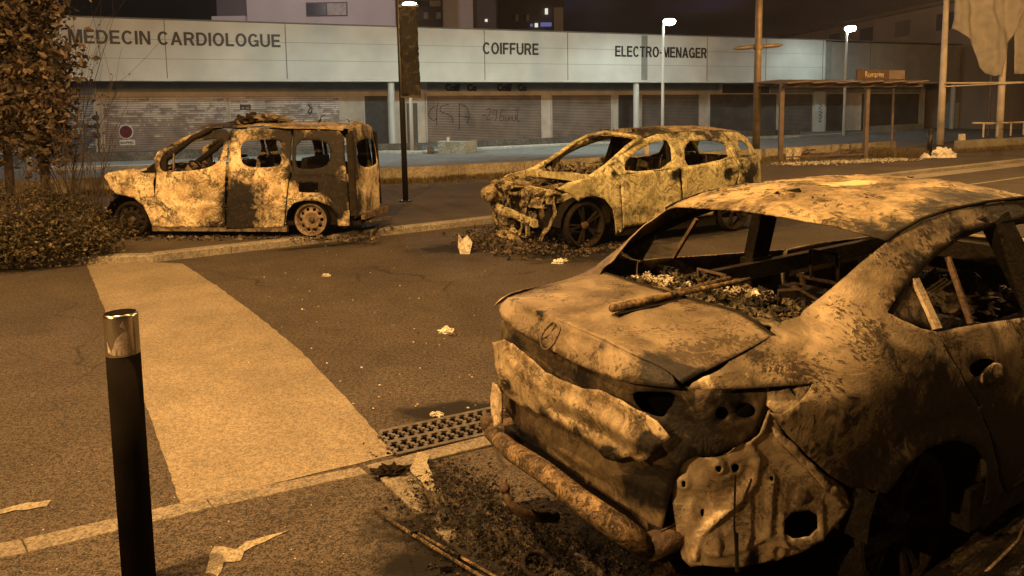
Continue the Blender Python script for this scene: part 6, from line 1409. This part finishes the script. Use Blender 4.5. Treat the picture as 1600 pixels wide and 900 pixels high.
# crumpled lower skin
D.blobs = [(w3(1012, 690), .04, .9), (w3(1030, 700), .04, .7), (w3(800, 610), .05, .4), (w3(945, 710), .04, .6), (w3(780, 560), .03, .6), (w3(1000, 705), .03, .5), (w3(850, 650), .06, .6), (w3(900, 678), .05, .6), (w3(960, 712), .05, .5), (w3(790, 600), .05, .5), (w3(880, 610), .03, .3), (w3(950, 660), .03, .35)]
D.panel('crumpled_bumper_skin', [(770, 535), (787, 531), (807, 542), (832, 563), (851, 582), (884, 597), (912, 607), (945, 614), (970, 627), (1007, 648), (1025, 658), (1048, 683), (1036, 694), (1020, 708), (1007, 719), (997, 722), (985, 714), (973, 716), (958, 722), (945, 718), (932, 697), (915, 686), (900, 680), (873, 664), (848, 650), (823, 638), (805, 630), (790, 618), (780, 606), (772, 575)], M['skin'], sed, g=.018, inset=-.004, amp=.010, fr=6, rag=.008, thick=.005,
    bumps=[('line', [D.uz(795, 560), D.uz(860, 615), D.uz(940, 650), D.uz(1005, 690)], .022, .014), ('line', [D.uz(1004, 650), D.uz(1000, 690), D.uz(1005, 715)], .010, -.02), ('line', [D.uz(860, 640), D.uz(930, 672), D.uz(975, 700)], .02, -.014)])
D.panel('torn_side_flap', [(769, 598), (777, 602), (783, 615), (785, 640), (781, 662), (773, 668), (767, 650), (766, 622)], M['inner'], sed, g=.02, inset=-.02, amp=.01, fr=8)
# crash beam, tow hook, exhaust
a, b = D.plane if False else None, None
def pl(px, py, ax, val): return D.plane(px, py, ax, val)
bA = [pl(px, py, 0, x) for px, py, x in ((768, 676, -1.02), (800, 704, -1.10), (850, 738, -1.14), (910, 786, -1.15), (970, 826, -1.11), (1012, 856, -1.03))]
m = MB().tube(bA, [.036, .041, .043, .043, .043, .040], 12, wob=.16); m.build('crash_beam', M['beam'], sed, True, .36)
m = MB().tube([bA[0]+Vector((0, .02, .03)), bA[0]+Vector((.02, .06, .02)), bA[0]+Vector((.14, .05, .0))], [.04, .05, .04], 8, wob=.3).tube([bA[0], bA[0]+Vector((.25, -.03, .02))], .045, 8); m.build('beam_bracket', M['rust'], sed, True, .4)
MB().tube([bA[-1], bA[-1]+Vector((.12, 0, 0)), bA[-1]+Vector((.3, .02, .02))], .045, 8).build('beam_bracket', M['rust'], sed, True, .4)
hk = [pl(px, py, 0, x) for px, py, x in ((789, 765, -1.16), (795, 784, -1.16), (812, 800, -1.12), (840, 808, -1.02), (868, 808, -.9))]
MB().tube(hk, [.014, .016, .02, .022, .024], 10).lathe([(0, -.022), (.016, -.018), (.024, 0), (.016, .018), (0, .022)], 12, 'z', hk[0]+Vector((-.0, .0, .005))).build('tow_hook', M['rust'], sed, True, .25)
ex = [pl(px, py, 0, x) for px, py, x in ((1030, 893, -.93), (1060, 884, -.82), (1110, 870, -.6))]
m = MB().tube(ex, .036, 16, cap=False).tube(ex, .031, 16, cap=False); m.build('exhaust_pipe', M['beam'], sed, True, .1)
# inner corner structure, pale
D.blobs = [(w3(1180, 880, .07), .08, .8), (w3(1060, 850, .07), .06, .8), (w3(1215, 700, .07), .03, .4), (w3(1320, 790, .07), .06, .5)]
I_ = .075
def du(px, py): return D.uz(px, py, I_)
D.panel('corner_inner_panel', [(1049, 760), (1056, 738), (1066, 722), (1076, 714), (1087, 711), (1100, 716), (1113, 713), (1128, 712), (1140, 708), (1151, 697), (1168, 687), (1181, 677), (1190, 656), (1196, 634), (1207, 640), (1213, 655), (1227, 684), (1262, 720), (1300, 748), (1320, 764), (1329, 787), (1318, 806), (1302, 824), (1280, 847), (1255, 862), (1227, 871), (1190, 880), (1159, 886), (1125, 886), (1098, 882), (1080, 886), (1066, 872), (1057, 832), (1051, 787)], M['stamped'], sed,
    [[(1225, 803), (1277, 795), (1278, 836), (1226, 843)], [(1143, 728), (1149, 724), (1156, 728), (1157, 738), (1151, 741), (1144, 737)], [(1201, 742), (1207, 742), (1206, 750), (1201, 750)], [(1116, 724), (1124, 722), (1126, 730), (1121, 737), (1116, 731)], [(1066, 748), (1072, 747), (1072, 757), (1067, 760)], [(1094, 800), (1101, 797), (1101, 808), (1097, 812)]], g=.013, inset=I_, amp=.006, fr=6, base=-.3, thick=.006, rag=.003, hch=1,
    bumps=[('line', [du(1198, 640), du(1188, 670), du(1165, 690), du(1182, 712), du(1178, 750), du(1152, 780), du(1120, 808), du(1092, 838), (du(1086, 870))], .012, .022), ('disc', du(1111, 850), .042, .020), ('disc', du(1249, 775), .03, .014), ('disc', du(1121, 727), .03, .02), ('disc', du(1068, 752), .028, .016), ('disc', du(1098, 800), .035, -.014),
           ('line', [du(1205, 745), du(1200, 830)], .010, .016), ('line', [du(1120, 865), du(1165, 855), du(1195, 838), du(1225, 850)], .012, .014), ('ring', du(1215, 860), .028, .012), ('line', [du(1215, 690), du(1262, 738), du(1312, 788)], .010, .016), ('line', [du(1222, 795), du(1282, 788), du(1284, 842), du(1222, 850), du(1222, 795)], .008, .010), ('line', [du(1075, 780), du(1130, 775), du(1170, 740)], .03, -.016)])
D.panel('seam_strip', [(1208, 668), (1218, 671), (1228, 684), (1240, 692), (1250, 705), (1274, 728), (1292, 752), (1312, 762), (1314, 770), (1303, 775), (1288, 765), (1268, 740), (1240, 712), (1222, 694), (1210, 682)], M['inner'], sed, g=.014, inset=.045, amp=.010, fr=12)
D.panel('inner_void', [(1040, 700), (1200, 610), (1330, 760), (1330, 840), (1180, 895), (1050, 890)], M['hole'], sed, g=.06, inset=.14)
wa_, wb_ = w3(1149, 742, .03), w3(1152, 893, .03); MB().tube([wa_, wa_.lerp(wb_, .5)+Vector((-.01, 0, 0)), wb_], .004, 5).tube([wa_.lerp(wb_, .6), wb_], .007, 5).build('hanging_wire', M['char'], sed, False, .8)
D.blobs = D2b
# roof
RLs = [w3(*p) for p in ((1385, 379), (1400, 368), (1440, 346), (1480, 331), (1540, 319), (1600, 311))]+[D.W(*xz(1.5, 1.425)), D.W(*xz(1.95, 1.345))]
RLs = [p+Vector((0, .004, .004)) for p in RLs]; RLl = [Vector((p.x, -p.y, p.z)) for p in RLs]
print('roofrail', [tuple(round(c, 2) for c in p) for p in RLs])
def roofb(u, t): k = (1-(2*t-1)**2); return (-.05*(1-u)**3*k+.10*u**4*k, 0, (.055+.01*u)*k**.8)
loft('roof', RLs, RLl, 90, 60, M['roofm'], sed, roofb, .006, 5, .006, soot=lambda v: .22+.6*noise.noise(v*2.2)-.7*math.exp(-((v.x-.85)/.22)**2-((v.y+.02)/.18)**2)+.9*math.exp(-((v.y+.55)/.10)**2)*(.5 if v.x > .5 else .1), wrinkle=lambda p: min(1, max(.15, (p.x-.1)*2))*(.009*noise.noise(Vector((p.x*4, p.y*15, 3)))+.007*noise.noise(p*9))+.003*noise.noise(p*30))
for sg in (1, -1): MB().tube([(p.x, p.y*sg, p.z+.004) for p in RLs], .008, 6, wob=.6).build('roof_drip_rail', M['char'], sed, True, .6)
sheets('roof_flakes', 130, lambda: (lambda x, y: (x, y, 1.455+.035*(1-(y/.62)**2)))(random.uniform(.35, 1.6), random.gauss(-.05, .28)), .02, .09, M['roofm'], parent=sed, soot=(-.1, 1.2), up=.12)
# rear window edge and far pillar lip, parcel shelf with ash
m = MB().tube([p+Vector((.012, 0, -.004)) for p in front], .012, 6, wob=.5); m.build('window_seal', M['char'], sed, True, .5)
sh = loft('parcel_shelf', [Vector((-.29, .66, 1.06)), Vector((-.38, 0, 1.075)), Vector((-.30, -.60, 1.06))], [Vector((.22, .66, .98)), Vector((.18, 0, .99)), Vector((.2, -.66, .98))], 60, 40, M['shelf'] if 'shelf' in M else M.setdefault('shelf', burnt('ash_covered_shelf', (.22, .185, .11), (.05, .042, .026), sc=5, contour=.6, cf=40, speck=.9, spsc=30, wear=.7, bump=1.2, bsc=30)), sed, None, .018, 7, .01, soot=lambda v: .22+.5*noise.noise(v*3.2), wrinkle=lambda p: .012*noise.noise(Vector((p.x*22, p.y*7, 1)))+.006*noise.noise(p*28))
random.seed(31)
sheets('shelf_ash', 500, inbox(-.30, .2, -.56, .62, 1.035, 1.06), .012, .07, M['shelf'], parent=sed, soot=(.0, 1.1), up=.07)
sheets('pale_ash_patch', 80, lambda: random.choice(((random.gauss(-.12, .05), random.gauss(.40, .09), 1.07), (random.gauss(.05, .05), random.gauss(.02, .10), 1.06))), .01, .05, M['palead'], parent=sed, soot=(-.5, .3), up=.08)
# burnt strut lying across the window sill
sa, sb_, sc_ = pl(956, 482, 2, 1.145), pl(1050, 461, 2, 1.135), pl(1140, 436, 2, 1.13)
MB().tube([sa, sb_, sc_], [.017, .016, .014], 10, wob=.15).tube([sb_+Vector((.03, 0, .0)), sc_+Vector((.02, -.03, -.01)), sc_+Vector((.10, -.03, -.01))], .012, 7).build('gas_strut', M['beam'], sed, True, .35)
MB().bar(sa+Vector((.005, -.02, -.02)), sb_+Vector((.0, -.03, -.02)), .02, .008).build('strut_rail', M['char'], sed, False, .7)
# cabin
MB().box((1.3, 0, .24), (2.9, 1.55, .06)).box((-.35, 0, .42), (1.25, 1.1, .12)).box((.28, 0, .60), (.10, 1.35, .5)).box((1.2, .38, .55), (.14, .5, .55)).box((1.2, -.38, .55), (.14, .5, .55)).build('floor_pan', M['char'], sed, False, .8)
MB().box((.42, 0, .52), (.5, 1.3, .22)).build('rear_seat_base', M['char'], sed, False, .5, .05)
for x, y in ((1.45, .38), (1.45, -.38), (.5, .38), (.5, -.38)): seat(sed, x, y, .22)
m = MB()
for sg in (1, -1): m.bar((1.15, .80*sg, .3), (1.12, .80*sg, .98), .10, .18, (1, 0, 0)).bar((1.12, .80*sg, .98), (1.02, .63*sg, 1.40), .07, .15, (1, 0, 0)).bar((2.6, .8*sg, .25), (.45, .8*sg, .25), .12, .18)
m.build('centre_pillar', M['char'], sed, False, .6)
m = MB()
for sg in (1, -1): m.bar((.35, .74*sg, .90), (2.5, .76*sg, .93), .05, .10).bar((1.2, .72*sg, .62), (2.4, .74*sg, .62), .03, .05)
m.build('door_inner_frame', M['char'], sed, False, .15)
MB().box((.52, .05, 1.0), (.04, .03, .03)).tube([(.45, .1, .88), (.45, .1, .99), (.45, -.02, 1.02), (.45, -.12, .99), (.45, -.12, .88)], .010, 6).build('headrest_wire', M['rust'], sed, True, .3)
MB().tube([(.45, .45, .88), (.45, .45, .97), (.45, .36, 1.0), (.45, .28, .97), (.45, .28, .88)], .010, 6).build('headrest_wire', M['rust'], sed, True, .3)
m = MB()
for k in range(16):
    y = -.6+.08*k; m.tube([(.40, y+.03*math.cos(a), .82+.03*math.sin(a)+.006*a) for a in [j*.8 for j in range(14)]], .003, 4)
m.build('seat_springs', M['rust'], sed, False, .2)
m = MB()
for k in range(3): m.tube([(.22+.025*k, -.50+.025*k, 1.0), (.45, -.62+.02*k, 1.08), (.62, -.66+.02*k, 1.16)], .006, 5)
m.build('belt_rods', M['inner'], sed, False, .2)
sheets('cabin_debris', 700, inbox(.3, 2.4, -.65, .65, .35, .72), .03, .12, M['debris'], parent=sed, soot=(.3, 1.1))
for k, (x, y, z, r_) in enumerate(((1.25, -.42, .92, .16), (1.55, -.1, .86, .14), (1.75, -.45, .80, .18), (1.0, -.5, .74, .15))): crumpled('seat_foam_remains', (x, y, z), (r_, r_*.8, r_*.7), M['debris'], None, None, seed=40+k, parent=sed, soot=.1+.15*k, amp=.9)
m = MB().tube([(1.95, .72, 1.36), (2.05, 0, 1.41), (1.95, -.72+.08, 1.36)], .03, 8).bar((2.55, .72, .95), (2.55, -.72, .95), .12, .12).box((2.62, 0, .6), (.08, 1.4, .7)); m.build('windscreen_frame', M['char'], sed, False, .4)
loft('bonnet', [Vector((2.62, .76, 1.0)), Vector((3.2, .74, .92)), Vector((3.66, .5, .78))], [Vector((2.62, -.76, 1.0)), Vector((3.2, -.74, .92)), Vector((3.66, -.5, .78))], 12, 12, M['sedan'], sed, lambda u, t: (.06*u, 0, .04*(1-(2*t-1)**2)), .012, 3)
MB().bar((3.66, .6, .55), (3.66, -.6, .55), .1, .35).build('front_panel', M['char'], sed, False, .5)
for x in (.12, 2.9):
    for sg in (1, -1):
        m = MB(); m.add([(x+.40*math.cos(a), y*sg, .36+.34*math.sin(a)) for y in (0.45, 0.865) for a in [math.pi*k/12 for k in range(13)]], [(k, k+1, 14+k, 13+k) for k in range(12)])
        b0 = len(m.v); m.v += [Vector((x, 0.45*sg, .2))]; m.f += [(k, k+1, b0) for k in range(12)]; m.build('wheel_housing', M['char'], sed, True, 1.)
for x in (.12, 2.9):
    for sg in (1, -1): steel_wheel(sed, x, .70*sg, .29, M['char'], sg, 5, .27, tyre=True)
# fuel flap recess on the far flank is out of view; ground debris around the car
def sp_l(x, y, z=.01): return tuple(Vector((sp0[0], sp0[1], 0))+Matrix.Rotation(SY, 3, 'Z') @ Vector((x, y, z)))
random.seed(44)
def pile(cx, cy, sx, sy, h): 
    def f():
        x, y = random.gauss(cx, sx), random.gauss(cy, sy); k = math.exp(-((x-cx)/sx)**2/2-((y-cy)/sy)**2/2); return sp_l(x, y, .004+h*k*random.random())
    return f
mound_mat = None
sheets('burnt_rubbish', 5200, pile(-1.08, .58, .13, .36, .06), .005, .022, M['ashd'] if 'ashd' in M else M.setdefault('ashd', burnt('charcoal_rubbish', (.13, .10, .066), (.018, .014, .011), sc=12, contour=.2, speck=.8, spsc=70, wear=.6, bump=.8, rough=.6)), 'black crumbled heap of burnt rubbish under the crash beam', soot=(.25, 1.1), up=.35)
mound('burnt_crust', lambda x, y, z: sp_l(-1.08+x, .60+y, z), .15, .38, .055, M['ashd'], 'black crusty heap on the ground behind the crash beam', 1, 90)
mound('burnt_crust', lambda x, y, z: sp_l(-1.02+x, -.10+y, z), .20, .26, .05, M['ashd'], 'charred crust around the exhaust pipe', 2, 70)
mound('burnt_crust', lambda x, y, z: sp_l(1.0+x, -1.0+y, z), .95, .22, .04, M['ashd'], 'charred crust along the right flank of the saloon', 5, 110)
sheets('burnt_rubbish', 4000, pile(-1.02, -.05, .18, .24, .05), .005, .022, M['ashd'], 'charred crumbs below the exhaust pipe in front of the saloon', soot=(.2, 1.1), up=.35)
sheets('burnt_rubbish', 3500, lambda: sp_l(random.uniform(-.3, 2.4), -1.0-abs(random.gauss(0, .35)), .006+random.random()*.02), .005, .03, M['ashd'], 'scattered charred crumbs and glass along the right flank of the saloon', soot=(.0, 1.1), up=.3)
lumps('glass_crumbs', 900, lambda: sp_l(random.uniform(-1.3, 2.4), -1.05-abs(random.gauss(0, .4)), .012), .003, .012, M['palead'], 'pale glass crumbs sprinkled beside the right flank of the saloon', 'glass', lambda: random.choice((-.5, .2, .9)))
o = MB().tube([(.06*math.cos(a), .085*math.sin(a), .02) for a in [2*math.pi*k/24 for k in range(25)]], .012, 7, wob=.4).build('rubber_ring', M['char'], None, True, .4); o.location = at(840, 888, .02); tag(o, 'charred oval rubber ring in the rubbish at the bottom edge', 'ring')
wire = [at(1600, 820, .02), at(1590, 845, .03), at(1565, 870, .02), at(1528, 905, .01)]; o = MB().tube(wire, .006, 6).build('wire', M['inner'], None, True, 0.); tag(o, 'thin pale bent wire on the ground at the lower right corner', 'wire')
# thin smoky night air over the whole place
hm = bpy.data.materials.new('smoky_air'); hm.use_nodes = True; hn = hm.node_tree; hn.nodes.clear()
ho = hn.nodes.new('ShaderNodeOutputMaterial'); hv = hn.nodes.new('ShaderNodeVolumePrincipled'); hn.links.new(hv.outputs[0], ho.inputs['Volume'])
hv.inputs['Color'].default_value = (.85, .85, .85, 1); hv.inputs['Density'].default_value = .0005; hv.inputs['Anisotropy'].default_value = .55
hz = MB().box((20, 75, 19), (300, 210, 40)).build('haze', hm); hz['kind'] = 'stuff'
SC.cycles.volume_bounces = 0; SC.cycles.volume_step_rate = 4; SC.cycles.volume_max_steps = 32
